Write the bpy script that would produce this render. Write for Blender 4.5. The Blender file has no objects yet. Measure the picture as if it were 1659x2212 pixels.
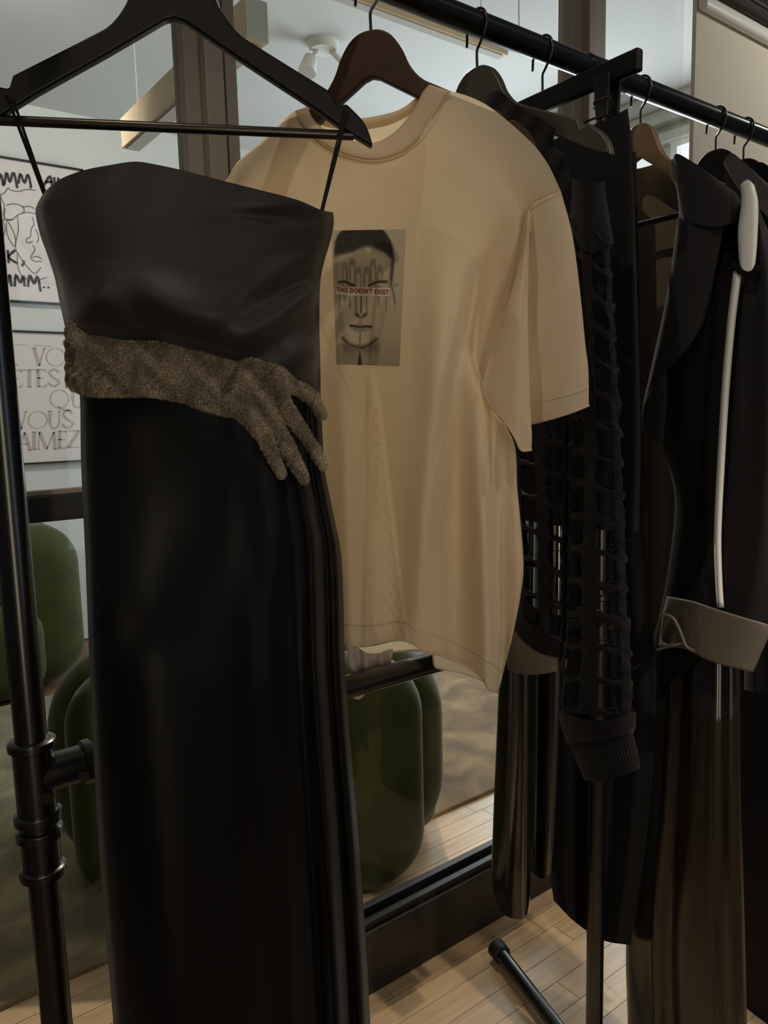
import bpy, math, random
import numpy as np
from mathutils import Vector, Matrix
from mathutils.bvhtree import BVHTree

random.seed(7); rng = np.random.default_rng(7)
SC = bpy.context.scene
COL = SC.collection

# ------------------------------------------------------------------ camera
W, H = 1659, 2212
CX, CY, F = W / 2, H / 2, 1638.0
YAW, PIT, ROL = math.radians(53.2), math.radians(7.5), math.radians(1.465)
EYE = np.array([0.0, 0.0, 1.30])
fwd = np.array([math.cos(YAW) * math.cos(PIT), math.sin(YAW) * math.cos(PIT), -math.sin(PIT)])
rt0 = np.array([math.sin(YAW), -math.cos(YAW), 0.0]); dn0 = np.cross(fwd, rt0)
RT = math.cos(ROL) * rt0 + math.sin(ROL) * dn0
DN = -math.sin(ROL) * rt0 + math.cos(ROL) * dn0
cam = bpy.data.cameras.new('camera')
cam.sensor_fit = 'VERTICAL'; cam.sensor_height = 36.0; cam.sensor_width = 36.0 * W / H
cam.lens = F / H * 36.0
cam.clip_start = 0.02
camo = bpy.data.objects.new('camera', cam); COL.objects.link(camo)
M = Matrix(((RT[0], -DN[0], -fwd[0], EYE[0]), (RT[1], -DN[1], -fwd[1], EYE[1]), (RT[2], -DN[2], -fwd[2], EYE[2]), (0, 0, 0, 1)))
camo.matrix_world = M
SC.camera = camo

# ------------------------------------------------------------------ world, lights, exposure
vs = SC.view_settings
vs.view_transform = 'Standard'; vs.look = 'None'; vs.exposure = 0.0; vs.gamma = 1.0; vs.use_curve_mapping = False
wd = bpy.data.worlds.new('room_ambience'); SC.world = wd; wd.use_nodes = True
bg = wd.node_tree.nodes['Background']
bg.inputs[0].default_value = (0.80, 0.88, 1.0, 1); bg.inputs[1].default_value = 0.04

def lamp(name, kind, loc, target, power, color, **kw):
    d = bpy.data.lights.new(name, kind); d.energy = power; d.color = color
    for k, v in kw.items(): setattr(d, k, v)
    o = bpy.data.objects.new(name, d); COL.objects.link(o); o.location = loc
    o.rotation_euler = (Vector(target) - Vector(loc)).to_track_quat('-Z', 'Y').to_euler()
    return o
WARM = (1.0, 0.86, 0.68)
lamp('ceiling_spot', 'SPOT', (1.75, 2.25, 2.86), (0.80, 0.85, 0.85), 145, WARM, spot_size=math.radians(66), spot_blend=0.5, shadow_soft_size=0.03)
lamp('wall_fill', 'SPOT', (0.55, 2.9, 2.96), (0.8, 4.6, 1.9), 80, (1.0, 0.95, 0.88), spot_size=math.radians(150), spot_blend=0.8, shadow_soft_size=0.1)  # added fill lamp, brightens the far wall and posters
lamp('window_daylight', 'AREA', (3.70, 3.0, 1.70), (1.0, 2.8, 1.6), 54, (0.88, 0.94, 1.0), shape='RECTANGLE', size=1.7, size_y=1.5)
lamp('shop_spot', 'SPOT', (-1.25, 0.05, 2.45), (0.45, 0.85, 1.0), 9, (1.0, 0.82, 0.58), spot_size=math.radians(60), spot_blend=0.7, shadow_soft_size=0.16)
lamp('shop_spot', 'SPOT', (1.75, -0.6, 2.80), (1.25, 0.85, 0.4), 40, WARM, spot_size=math.radians(64), spot_blend=0.7, shadow_soft_size=0.06)
lamp('cool_fill', 'AREA', (1.5, -2.45, 1.5), (0.9, 0.8, 1.3), 6, (0.74, 0.87, 1.0), shape='RECTANGLE', size=0.8, size_y=2.1)  # added unseen area lamp for a bluish highlight on the dress
lamp('streak_fill', 'AREA', (-0.75, -2.45, 1.25), (0.9, 0.9, 1.1), 20, (1.0, 0.87, 0.68), shape='RECTANGLE', size=0.09, size_y=2.3)  # added unseen strip lamp, draws vertical streaks on glossy garments and posts
lamp('floor_fill', 'SPOT', (1.0, -0.95, 2.65), (1.12, 1.08, 0.0), 95, WARM, spot_size=math.radians(25), spot_blend=0.7, shadow_soft_size=0.04)  # added lamp out of view, lifts the floor in front of the partition
lamp('accent_spot', 'SPOT', (-0.05, 0.43, 2.78), (0.85, 0.82, 0.5), 17, (1.0, 0.88, 0.70), spot_size=math.radians(72), spot_blend=0.5, shadow_soft_size=0.012)
lamp('track_spot', 'SPOT', (2.75, 0.55, 2.50), (2.35, 1.27, 1.9), 16, (1.0, 0.93, 0.82), spot_size=math.radians(110), spot_blend=0.8, shadow_soft_size=0.04)

# ------------------------------------------------------------------ helpers
def lin(r, g, b):
    f = lambda c: (c / 255 / 12.92) if c / 255 <= 0.04045 else ((c / 255 + 0.055) / 1.055) ** 2.4
    return (f(r), f(g), f(b), 1.0)

def mat(name, color, rough=0.6, metal=0.0, spec=0.5, sheen=0.0, bump=0.0, bscale=200.0, var=0.0, vscale=6.0, coat=0.0,
        translucent=0.0, tcol=None, aniso=None, trans=0.0):
    m = bpy.data.materials.new(name); m.use_nodes = True
    nt = m.node_tree; p = nt.nodes['Principled BSDF']; out = nt.nodes['Material Output']
    p.inputs['Base Color'].default_value = color; p.inputs['Roughness'].default_value = rough
    p.inputs['Metallic'].default_value = metal; p.inputs['Specular IOR Level'].default_value = spec
    if sheen: p.inputs['Sheen Weight'].default_value = sheen; p.inputs['Sheen Roughness'].default_value = 0.4
    if coat: p.inputs['Coat Weight'].default_value = coat; p.inputs['Coat Roughness'].default_value = 0.2
    tc = nt.nodes.new('ShaderNodeTexCoord')
    if var:
        n = nt.nodes.new('ShaderNodeTexNoise'); n.inputs['Scale'].default_value = vscale; n.inputs['Detail'].default_value = 5
        nt.links.new(tc.outputs['Object'], n.inputs['Vector'])
        r = nt.nodes.new('ShaderNodeValToRGB')
        c = np.array(color[:3])
        r.color_ramp.elements[0].position = 0.3; r.color_ramp.elements[1].position = 0.7
        r.color_ramp.elements[0].color = (*(c * (1 - var)), 1); r.color_ramp.elements[1].color = (*np.minimum(c * (1 + var), 1), 1)
        nt.links.new(n.outputs['Fac'], r.inputs['Fac']); nt.links.new(r.outputs['Color'], p.inputs['Base Color'])
    if bump:
        n2 = nt.nodes.new('ShaderNodeTexNoise'); n2.inputs['Scale'].default_value = bscale; n2.inputs['Detail'].default_value = 3
        if aniso:
            mp = nt.nodes.new('ShaderNodeMapping'); mp.inputs['Scale'].default_value = aniso
            nt.links.new(tc.outputs['Object'], mp.inputs['Vector']); nt.links.new(mp.outputs['Vector'], n2.inputs['Vector'])
        else: nt.links.new(tc.outputs['Object'], n2.inputs['Vector'])
        b = nt.nodes.new('ShaderNodeBump'); b.inputs['Strength'].default_value = bump; b.inputs['Distance'].default_value = 0.002
        nt.links.new(n2.outputs['Fac'], b.inputs['Height']); nt.links.new(b.outputs['Normal'], p.inputs['Normal'])
    if translucent:
        t = nt.nodes.new('ShaderNodeBsdfTranslucent'); t.inputs['Color'].default_value = tcol or color
        mx = nt.nodes.new('ShaderNodeMixShader'); mx.inputs[0].default_value = translucent
        nt.links.new(p.outputs[0], mx.inputs[1]); nt.links.new(t.outputs[0], mx.inputs[2]); nt.links.new(mx.outputs[0], out.inputs['Surface'])
    return m

def tag(o, label=None, cat=None, group=None, kind=None):
    if label: o['label'] = label
    if cat: o['category'] = cat
    if group: o['group'] = group
    if kind: o['kind'] = kind
    return o

def mesh(name, v, f, m=None, parent=None, smooth=True):
    me = bpy.data.meshes.new(name)
    me.from_pydata([tuple(map(float, p)) for p in v], [], [tuple(map(int, q)) for q in f]); me.validate()
    if smooth: me.polygons.foreach_set('use_smooth', [True] * len(me.polygons))
    if m: me.materials.append(m)
    me.update()
    return link(name, me, parent)

def link(name, me, parent=None):
    o = bpy.data.objects.new(name, me); COL.objects.link(o)
    if parent is not None:
        o.parent = parent
        o.matrix_parent_inverse = parent_inv(parent)
    return o

def parent_inv(p):
    def world(q):
        return q.matrix_basis.copy() if q.parent is None else world(q.parent) @ q.matrix_parent_inverse @ q.matrix_basis
    return world(p).inverted()

def empty(name, loc):
    o = bpy.data.objects.new(name, None); COL.objects.link(o); o.location = loc; o.empty_display_size = 0.05
    return o

class MB:
    """collects simple solids into one mesh"""
    def __init__(s): s.v = []; s.f = []
    def add(s, v, f):
        n = len(s.v); s.v += [tuple(p) for p in v]; s.f += [tuple(i + n for i in q) for q in f]; return s
    def box(s, a, b):
        x0, y0, z0 = a; x1, y1, z1 = b
        return s.add([(x0, y0, z0), (x1, y0, z0), (x1, y1, z0), (x0, y1, z0), (x0, y0, z1), (x1, y0, z1), (x1, y1, z1), (x0, y1, z1)],
                     [(0, 3, 2, 1), (4, 5, 6, 7), (0, 1, 5, 4), (1, 2, 6, 5), (2, 3, 7, 6), (3, 0, 4, 7)])
    def tube(s, pts, r, seg=16, cap=True):
        pts = [Vector(p) for p in pts]; n = len(pts)
        rr = r if hasattr(r, '__len__') else [r] * n
        tan = [(pts[min(i + 1, n - 1)] - pts[max(i - 1, 0)]).normalized() for i in range(n)]
        up = Vector((0, 0, 1)) if abs(tan[0].z) < 0.9 else Vector((1, 0, 0))
        x = (up - tan[0] * up.dot(tan[0])).normalized(); V = []; Fc = []
        for i in range(n):
            x = (x - tan[i] * x.dot(tan[i])).normalized(); y = tan[i].cross(x)
            for k in range(seg):
                a = 2 * math.pi * k / seg; V.append(pts[i] + (x * math.cos(a) + y * math.sin(a)) * rr[i])
        for i in range(n - 1):
            for k in range(seg):
                a = i * seg + k; b = i * seg + (k + 1) % seg; Fc.append((a, b, b + seg, a + seg))
        if cap: Fc.append(tuple(range(seg - 1, -1, -1))); Fc.append(tuple(range((n - 1) * seg, n * seg)))
        return s.add(V, Fc)
    def build(s, name, m, parent=None, smooth=False, bevel=0.0, segs=2):
        o = mesh(name, s.v, s.f, m, parent, smooth)
        if bevel:
            b = o.modifiers.new('bevel', 'BEVEL'); b.width = bevel; b.segments = segs; b.limit_method = 'ANGLE'
            for p in o.data.polygons: p.use_smooth = True
            w = o.modifiers.new('wn', 'WEIGHTED_NORMAL'); w.keep_sharp = True
        elif smooth:
            auto_smooth(o)
        return o

def auto_smooth(o, ang=40):
    me = o.data
    me.polygons.foreach_set('use_smooth', [True] * len(me.polygons))
    try: me.set_sharp_from_angle(angle=math.radians(ang))
    except Exception: pass

def box(name, a, b, m, parent=None, bevel=0.0): return MB().box(a, b).build(name, m, parent, bevel=bevel)

# --- geometry taken from where lines of sight meet real planes of the place
def ray(x, y): return np.asarray(x)[..., None] * RT / F - CX / F * RT + np.asarray(y)[..., None] * DN / F - CY / F * DN + fwd
def on_plane(x, y, p0, n, d=0.0):
    r = ray(np.asarray(x, float), np.asarray(y, float)); n = np.asarray(n)
    t = ((np.asarray(p0) - EYE) @ n + d) / (r @ n)
    return EYE + r * t[..., None]
def on_y(x, y, Y): return on_plane(x, y, (0, Y, 0), (0, 1, 0))
def on_z(x, y, Z): return on_plane(x, y, (0, 0, Z), (0, 0, 1))

RAIL_Y, RAIL_Z, RAIL_R = 0.82, 1.832, 0.0165
class Plane:
    """vertical plane of one hanger: through the rail at hx, turned phi degrees"""
    def __init__(s, hx, phi, push=0.0):
        s.hx = hx; p = math.radians(phi)
        s.u = np.array([math.cos(p), math.sin(p), 0.0]); s.n = np.array([math.sin(p), -math.cos(p), 0.0])
        if s.n @ (np.array([hx, RAIL_Y, 0]) - EYE * [1, 1, 0]) > 0: s.n = -s.n     # n looks towards the aisle
        s.p0 = np.array([hx, RAIL_Y, RAIL_Z]) + s.n * push
    def at(s, x, y, d=0.0): return on_plane(x, y, s.p0, s.n, d)
    def loc(s, u, z, d=0.0): return s.p0 + s.u * u + np.array([0, 0, z]) + s.n * d

def smooth_curve(pts, n, k=12):
    P = np.array(pts, float)
    if len(P) == 2: d = P
    else:
        Q = np.vstack([2 * P[0] - P[1], P, 2 * P[-1] - P[-2]]); d = []
        for i in range(1, len(Q) - 2):
            p0, p1, p2, p3 = Q[i - 1], Q[i], Q[i + 1], Q[i + 2]
            for t in np.linspace(0, 1, k, endpoint=False):
                d.append(0.5 * (2 * p1 + (p2 - p0) * t + (2 * p0 - 5 * p1 + 4 * p2 - p3) * t * t + (3 * p1 - p0 - 3 * p2 + p3) * t ** 3))
        d.append(P[-1]); d = np.array(d)
    L = np.concatenate([[0], np.cumsum(np.linalg.norm(np.diff(d, axis=0), axis=1))])
    t = np.linspace(0, L[-1], n)
    return np.stack([np.interp(t, L, d[:, j]) for j in range(d.shape[1])], 1)

def coons(L, R, T, B, ns, nt):
    L, R = smooth_curve(L, nt), smooth_curve(R, nt); T, B = smooth_curve(T, ns), smooth_curve(B, ns)
    s = np.linspace(0, 1, ns)[None, :, None]; t = np.linspace(0, 1, nt)[:, None, None]
    P = (1 - s) * L[:, None] + s * R[:, None] + (1 - t) * T[None] + t * B[None]
    P -= (1 - s) * (1 - t) * L[0] + s * (1 - t) * R[0] + (1 - s) * t * L[-1] + s * t * R[-1]
    S, Tt = np.meshgrid(np.linspace(0, 1, ns), np.linspace(0, 1, nt))
    return P, S, Tt

def grid_faces(ns, nt, off=0, flip=False):
    f = []
    for j in range(nt - 1):
        for i in range(ns - 1):
            a = off + j * ns + i; q = (a, a + 1, a + ns + 1, a + ns)
            f.append(q[::-1] if flip else q)
    return f

def sheet(name, pl, L, R, T, B, depth, m, parent=None, ns=60, nt=80, back=None, Bb=None, Tb=None, solid=0.0):
    """cloth panel on a hanger plane; depth(S,T,P) is its distance in front of the plane, back() the rear layer"""
    P, S, Tt = coons(L, R, T, B, ns, nt)
    V = pl.at(P[..., 0], P[..., 1], depth(S, Tt, P)).reshape(-1, 3)
    Fc = grid_faces(ns, nt); front = (V, list(Fc))
    if back is not None:
        Lb = list(L[:-1]) + [(Bb or B)[0]]; Rb = list(R[:-1]) + [(Bb or B)[-1]]
        P2, S, Tt = coons(Lb, Rb, Tb or T, Bb or B, ns, nt)
        V2 = pl.at(P2[..., 0], P2[..., 1], back(S, Tt, P2)).reshape(-1, 3)
        V = np.vstack([V, V2]); Fc = Fc + grid_faces(ns, nt, ns * nt, True)
    o = mesh(name, V, Fc, m, parent)
    if solid:
        md = o.modifiers.new('thickness', 'SOLIDIFY'); md.thickness = solid; md.offset = 0
    o_front[o.name] = front
    return o
o_front = {}

def bvh_of(*fronts):
    v = []; f = []
    for V, Fc in fronts:
        n = len(v); v += [Vector(p) for p in V]; f += [tuple(i + n for i in q) for q in Fc]
    return BVHTree.FromPolygons(v, f)
def hit(bvh, x, y, off=0.0):
    d = Vector(ray(np.array(float(x)), np.array(float(y)))); d.normalize()
    loc, n, i, dist = bvh.ray_cast(Vector(EYE), d)
    if loc is None: return None
    return loc - d * off

def rounded(s, p=0.5): return np.clip(1 - (2 * s - 1) ** 2, 0, 1) ** p
def gauss(x, c, w): return np.exp(-((x - c) / w) ** 2)

# ------------------------------------------------------------------ materials
M_black_metal = mat('black_metal', lin(17, 16, 16), 0.26, spec=0.75)
M_frame = mat('partition_frame', lin(138, 128, 119), 0.5)
M_frame_dark = mat('partition_frame_dark', lin(30, 27, 25), 0.45)
M_hanger_black = mat('black_lacquered_wood', lin(18, 16, 15), 0.42, spec=0.3)
M_hanger_brown = mat('dark_stained_wood', lin(58, 38, 26), 0.5, spec=0.25, var=0.15, vscale=30)
M_hanger_lit = mat('lit_black_lacquer', lin(62, 59, 54), 0.4)  # black lacquer raised to grey: light on the tip put into the colour
M_hanger_tan = mat('walnut_wood', lin(128, 104, 80), 0.3, var=0.12, vscale=25)
M_chrome = mat('dark_chrome', lin(120, 112, 100), 0.25, 1.0)
M_bar = mat('gunmetal_bar', lin(62, 57, 52), 0.32, 0.8)
M_tee = mat('cream_cotton', lin(226, 211, 187), 0.85, spec=0.2, bump=0.35, bscale=900, translucent=0.42, tcol=lin(240, 220, 186))
M_satin = mat('charcoal_satin', lin(38, 34, 33), 0.52, spec=0.38, sheen=0.25, bump=0.06, bscale=500)
M_skirt = mat('black_crepe', lin(11, 9, 9), 0.45, spec=0.12, sheen=0.10, bump=0.05, bscale=600)
M_fur = mat('taupe_fur', lin(84, 75, 64), 0.75, spec=0.3, sheen=0.3, var=0.5, vscale=17)  # darker than the pile: shade between hairs and shadow contrast put into colour
M_knit = mat('black_jersey', lin(20, 19, 22), 0.85, spec=0.2, sheen=0.1, bump=0.3, bscale=700)
M_navyblack = mat('blue_black_wool', lin(13, 13, 18), 0.7, spec=0.25, sheen=0.08)
M_leather = mat('black_patent_leather', lin(14, 12, 10), 0.15, spec=1.0); M_leather.node_tree.nodes['Principled BSDF'].inputs['IOR'].default_value = 1.9
M_wool = mat('charcoal_wool', lin(40, 39, 42), 0.8, spec=0.2, sheen=0.12, bump=0.15, bscale=700)
M_wool_dark = mat('black_wool', lin(13, 13, 15), 0.8, spec=0.2, sheen=0.08)
M_lining = mat('brown_lining', lin(122, 104, 84), 0.5, spec=0.4)
M_greysatin = mat('bronze_grey_satin', lin(44, 38, 33), 0.20, 0.3, spec=0.8)
M_cuff = mat('taupe_satin_cuff', lin(112, 104, 94), 0.5, spec=0.4)
M_white_satin = mat('white_satin', lin(240, 241, 238), 0.35, spec=0.5)
M_mauve = mat('mauve_grey_wool', lin(86, 80, 84), 0.8, spec=0.2)
M_velvet = mat('green_velvet', lin(58, 64, 27), 0.7, spec=0.2, sheen=0.25, var=0.2, vscale=9, bump=0.1, bscale=300)
M_wall = mat('white_plaster', lin(205, 206, 200), 0.9, spec=0.1, var=0.03, vscale=1.5)
M_ceiling = mat('white_ceiling', lin(208, 210, 208), 0.9, spec=0.1, var=0.04, vscale=1.2)
M_warmwall = mat('warm_grey_plaster', lin(205, 200, 186), 0.9, spec=0.1, var=0.03, vscale=2)
M_pendant = mat('pale_oak', lin(238, 212, 174), 0.6, var=0.08, vscale=18)
M_diffuser = mat('lamp_diffuser', lin(216, 214, 208), 0.7)
M_paper = mat('poster_paper', lin(212, 203, 197), 0.8, spec=0.2)
M_ink = mat('black_marker', lin(58, 54, 55), 0.8)
M_ink_soft = mat('grey_pencil', lin(104, 98, 98), 0.9)
M_ink_grey = mat('taupe_print', lin(176, 163, 155), 0.8)
M_lilac = mat('lilac_satin', lin(176, 160, 152), 0.4, spec=0.5, var=0.2, vscale=30)
M_red = mat('red_print', lin(126, 6, 20), 0.7)
M_porcelain = mat('white_enamel', lin(225, 225, 220), 0.4)

def wood_mat():
    m = bpy.data.materials.new('maple_plank'); m.use_nodes = True; nt = m.node_tree; p = nt.nodes['Principled BSDF']
    tc = nt.nodes.new('ShaderNodeTexCoord'); mp = nt.nodes.new('ShaderNodeMapping'); mp.inputs['Scale'].default_value = (2.0, 22, 6)
    oi = nt.nodes.new('ShaderNodeObjectInfo'); ad = nt.nodes.new('ShaderNodeVectorMath'); ad.operation = 'ADD'
    cmb = nt.nodes.new('ShaderNodeCombineXYZ'); mul = nt.nodes.new('ShaderNodeMath'); mul.operation = 'MULTIPLY'; mul.inputs[1].default_value = 40
    nt.links.new(oi.outputs['Random'], mul.inputs[0]); nt.links.new(mul.outputs[0], cmb.inputs[0])
    nt.links.new(tc.outputs['Object'], mp.inputs['Vector']); nt.links.new(mp.outputs['Vector'], ad.inputs[0]); nt.links.new(cmb.outputs[0], ad.inputs[1])
    n = nt.nodes.new('ShaderNodeTexNoise'); n.inputs['Scale'].default_value = 3; n.inputs['Detail'].default_value = 8; n.inputs['Distortion'].default_value = 0.6
    nt.links.new(ad.outputs[0], n.inputs['Vector'])
    r = nt.nodes.new('ShaderNodeValToRGB'); r.color_ramp.elements[0].color = lin(198, 162, 124); r.color_ramp.elements[1].color = lin(226, 196, 156)
    r.color_ramp.elements[0].position = 0.25; r.color_ramp.elements[1].position = 0.75
    nt.links.new(n.outputs['Fac'], r.inputs['Fac'])
    hsv = nt.nodes.new('ShaderNodeHueSaturation'); mr = nt.nodes.new('ShaderNodeMapRange'); mr.inputs[3].default_value = 0.86; mr.inputs[4].default_value = 1.08
    nt.links.new(oi.outputs['Random'], mr.inputs[0]); nt.links.new(mr.outputs[0], hsv.inputs['Value']); nt.links.new(r.outputs['Color'], hsv.inputs['Color'])
    nt.links.new(hsv.outputs['Color'], p.inputs['Base Color']); p.inputs['Roughness'].default_value = 0.32
    return m
M_plank = wood_mat()

def rug_mat():
    m = bpy.data.materials.new('mottled_rug'); m.use_nodes = True; nt = m.node_tree; p = nt.nodes['Principled BSDF']
    tc = nt.nodes.new('ShaderNodeTexCoord'); n = nt.nodes.new('ShaderNodeTexNoise'); n.inputs['Scale'].default_value = 5.5; n.inputs['Detail'].default_value = 6; n.inputs['Distortion'].default_value = 0.8
    nt.links.new(tc.outputs['Object'], n.inputs['Vector'])
    r = nt.nodes.new('ShaderNodeValToRGB'); e = r.color_ramp.elements
    e[0].position = 0.35; e[0].color = lin(104, 86, 58); e[1].position = 0.66; e[1].color = lin(158, 142, 104); x = e.new(0.5); x.color = lin(126, 110, 76)
    nt.links.new(n.outputs['Fac'], r.inputs['Fac'])
    sx = nt.nodes.new('ShaderNodeSeparateXYZ'); nt.links.new(tc.outputs['Object'], sx.inputs[0])
    g = nt.nodes.new('ShaderNodeMapRange'); g.inputs[1].default_value = 0.7; g.inputs[2].default_value = 1.7; nt.links.new(sx.outputs[0], g.inputs[0])
    light_tint = nt.nodes.new('ShaderNodeValToRGB'); light_tint.color_ramp.elements[0].color = (0.98, 1.06, 0.95, 1); light_tint.color_ramp.elements[1].color = (1.25, 1.0, 0.86, 1); nt.links.new(g.outputs[0], light_tint.inputs['Fac'])  # greener left, warmer right: uneven light on the rug put into its colour
    mm = nt.nodes.new('ShaderNodeMix'); mm.data_type = 'RGBA'; mm.blend_type = 'MULTIPLY'; mm.inputs[0].default_value = 1.0
    nt.links.new(r.outputs['Color'], mm.inputs[6]); nt.links.new(light_tint.outputs['Color'], mm.inputs[7]); nt.links.new(mm.outputs[2], p.inputs['Base Color'])
    p.inputs['Roughness'].default_value = 0.85; p.inputs['Sheen Weight'].default_value = 0.3
    n2 = nt.nodes.new('ShaderNodeTexNoise'); n2.inputs['Scale'].default_value = 160; nt.links.new(tc.outputs['Object'], n2.inputs['Vector'])
    b = nt.nodes.new('ShaderNodeBump'); b.inputs['Strength'].default_value = 0.5; b.inputs['Distance'].default_value = 0.004
    nt.links.new(n2.outputs['Fac'], b.inputs['Height']); nt.links.new(b.outputs['Normal'], p.inputs['Normal'])
    return m
M_rug = rug_mat()

def glass_mat():
    m = bpy.data.materials.new('clear_glass'); m.use_nodes = True; nt = m.node_tree; out = nt.nodes['Material Output']
    nt.nodes.remove(nt.nodes['Principled BSDF'])
    t = nt.nodes.new('ShaderNodeBsdfTransparent'); t.inputs[0].default_value = (0.93, 0.95, 0.95, 1)
    g = nt.nodes.new('ShaderNodeBsdfGlossy'); g.inputs['Roughness'].default_value = 0.01
    lw = nt.nodes.new('ShaderNodeLayerWeight'); lw.inputs['Blend'].default_value = 0.5
    pw_ = nt.nodes.new('ShaderNodeMath'); pw_.operation = 'POWER'; pw_.inputs[1].default_value = 5.0; nt.links.new(lw.outputs['Facing'], pw_.inputs[0])
    fr = nt.nodes.new('ShaderNodeMapRange'); fr.inputs[3].default_value = 0.025; fr.inputs[4].default_value = 0.9; nt.links.new(pw_.outputs[0], fr.inputs[0])
    mx = nt.nodes.new('ShaderNodeMixShader'); nt.links.new(fr.outputs[0], mx.inputs[0]); nt.links.new(t.outputs[0], mx.inputs[1]); nt.links.new(g.outputs[0], mx.inputs[2])
    nt.links.new(mx.outputs[0], out.inputs['Surface']); return m
M_glass = glass_mat()
def emit_mat(name, color, s):
    m = bpy.data.materials.new(name); m.use_nodes = True; nt = m.node_tree; p = nt.nodes['Principled BSDF']
    p.inputs['Emission Color'].default_value = color; p.inputs['Emission Strength'].default_value = s; return m
M_sky = emit_mat('daylit_window', (0.93, 0.97, 1.0, 1), 0.75)

# ------------------------------------------------------------------ the setting
PY = 1.276                                   # front face of the glazed partition
CEIL = 3.0; FARY = 4.62; RWX = 3.85
floor = box('floor', (-3.5, -2.7, -0.06), (RWX, FARY, -0.012), mat('subfloor', lin(120, 92, 66), 0.6)); tag(floor, kind='structure')
PWID = 0.0652; y0 = PY - 0.038 - 16 * PWID; pmesh = {}; npl = 0
def plank_mesh(L):
    if L not in pmesh:
        mb = MB().box((0, 0.0009, -0.012), (L - 0.0016, PWID - 0.0009, 0.0))
        me = bpy.data.meshes.new('plank'); me.from_pydata(mb.v, [], mb.f); me.materials.append(M_plank); me.update(); pmesh[L] = me
    return pmesh[L]
for r in range(0, 26):
    y = y0 + r * PWID; x = -1.2 + (r * 0.37) % 0.9
    lens = (0.9, 0.7, 1.1, 0.8); k = r
    while x < 3.2:
        L = lens[k % 4]; o = link('plank', plank_mesh(L), floor); o.location = (x, y, 0); x += L; k += 1
wall_far = box('wall_far', (-2.5, FARY, 0), (RWX, FARY + 0.1, CEIL), M_wall); tag(wall_far, kind='structure')
ceiling = box('ceiling', (-2.5, PY + 0.1, CEIL), (RWX, FARY, CEIL + 0.08), M_ceiling); tag(ceiling, kind='structure')
box('ceiling_beam', (-2.5, PY + 0.1, CEIL - 0.10), (RWX, 2.43, CEIL), M_ceiling, ceiling, 0.004)

wr = empty('wall_right', (RWX, 3.0, 0)); tag(wr, kind='structure')
WZ0, WZ1, WY0, WY1 = 0.9, 2.70, 1.75, 4.1
mb = MB().box((RWX, PY, 0), (RWX + 0.12, FARY, WZ0)).box((RWX, PY, WZ1), (RWX + 0.12, FARY, CEIL)).box((RWX, PY, WZ0), (RWX + 0.12, WY0, WZ1)).box((RWX, WY1, WZ0), (RWX + 0.12, FARY, WZ1))
mb.build('wall_plaster', M_wall, wr)
for a, b, d in ((2.93, 3.0, 0.20), (2.86, 2.93, 0.13), (2.79, 2.86, 0.07), (2.70, 2.745, 0.05)):
    box('moulding', (RWX - d, PY + 0.1, a), (RWX, FARY, b), M_wall, wr, 0.006)
w2 = empty('window_2', (RWX, 2.9, WZ0)); tag(w2, kind='structure')
box('sky_pane', (RWX + 0.09, WY0, WZ0), (RWX + 0.10, WY1, WZ1), M_sky, w2)
for yy in (WY0, 2.5, 3.3, WY1 - 0.05): box('window_bar', (RWX + 0.02, yy, WZ0), (RWX + 0.08, yy + 0.05, WZ1), M_wall, w2)

# glazed partition
P = empty('window_1', (0.9, PY, 0)); tag(P, kind='structure')
XL, XR = -1.4, 2.085
box('kick_plate', (XL, PY, 0.0), (XR, PY + 0.075, 0.150), M_frame_dark, P, 0.003)
box('glazing_bead', (XL, PY + 0.012, 0.150), (XR, PY + 0.030, 0.166), M_frame_dark, P, 0.002)
box('glazing_bead', (XL, PY + 0.052, 0.150), (XR, PY + 0.072, 0.170), M_frame_dark, P, 0.002)
box('transom', (XL, PY + 0.004, 1.140), (XR, PY + 0.065, 1.182), M_frame_dark, P, 0.003)
box('transom_lip', (XL, PY + 0.012, 1.182), (XR, PY + 0.032, 1.190), M_frame, P, 0.001)
def mullion(x0, x1):
    w = x1 - x0
    box('mullion', (x0 + 0.30 * w, PY - 0.01, 0.15), (x0 + 0.66 * w, PY + 0.07, CEIL), M_frame, P, 0.002)
    box('mullion_flange', (x0, PY + 0.012, 0.15), (x0 + 0.30 * w, PY + 0.06, CEIL), M_frame, P, 0.002)
    box('mullion_groove', (x0 + 0.66 * w, PY + 0.02, 0.15), (x0 + 0.76 * w, PY + 0.05, CEIL), M_frame_dark, P)
    box('mullion_flange', (x0 + 0.76 * w, PY + 0.004, 0.15), (x1, PY + 0.06, CEIL), M_frame, P, 0.002)
mullion(0.566, 0.660); mullion(1.573, 1.690); mullion(-0.55, -0.46)
for a, b in ((XL, -0.55), (-0.46, 0.566), (0.66, 1.573), (1.69, XR)):
    box('glass_pane', (a, PY + 0.038, 0.152), (b, PY + 0.044, 1.140), M_glass, P)
    box('glass_pane', (a, PY + 0.038, 1.182), (b, PY + 0.044, CEIL), M_glass, P)
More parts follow.
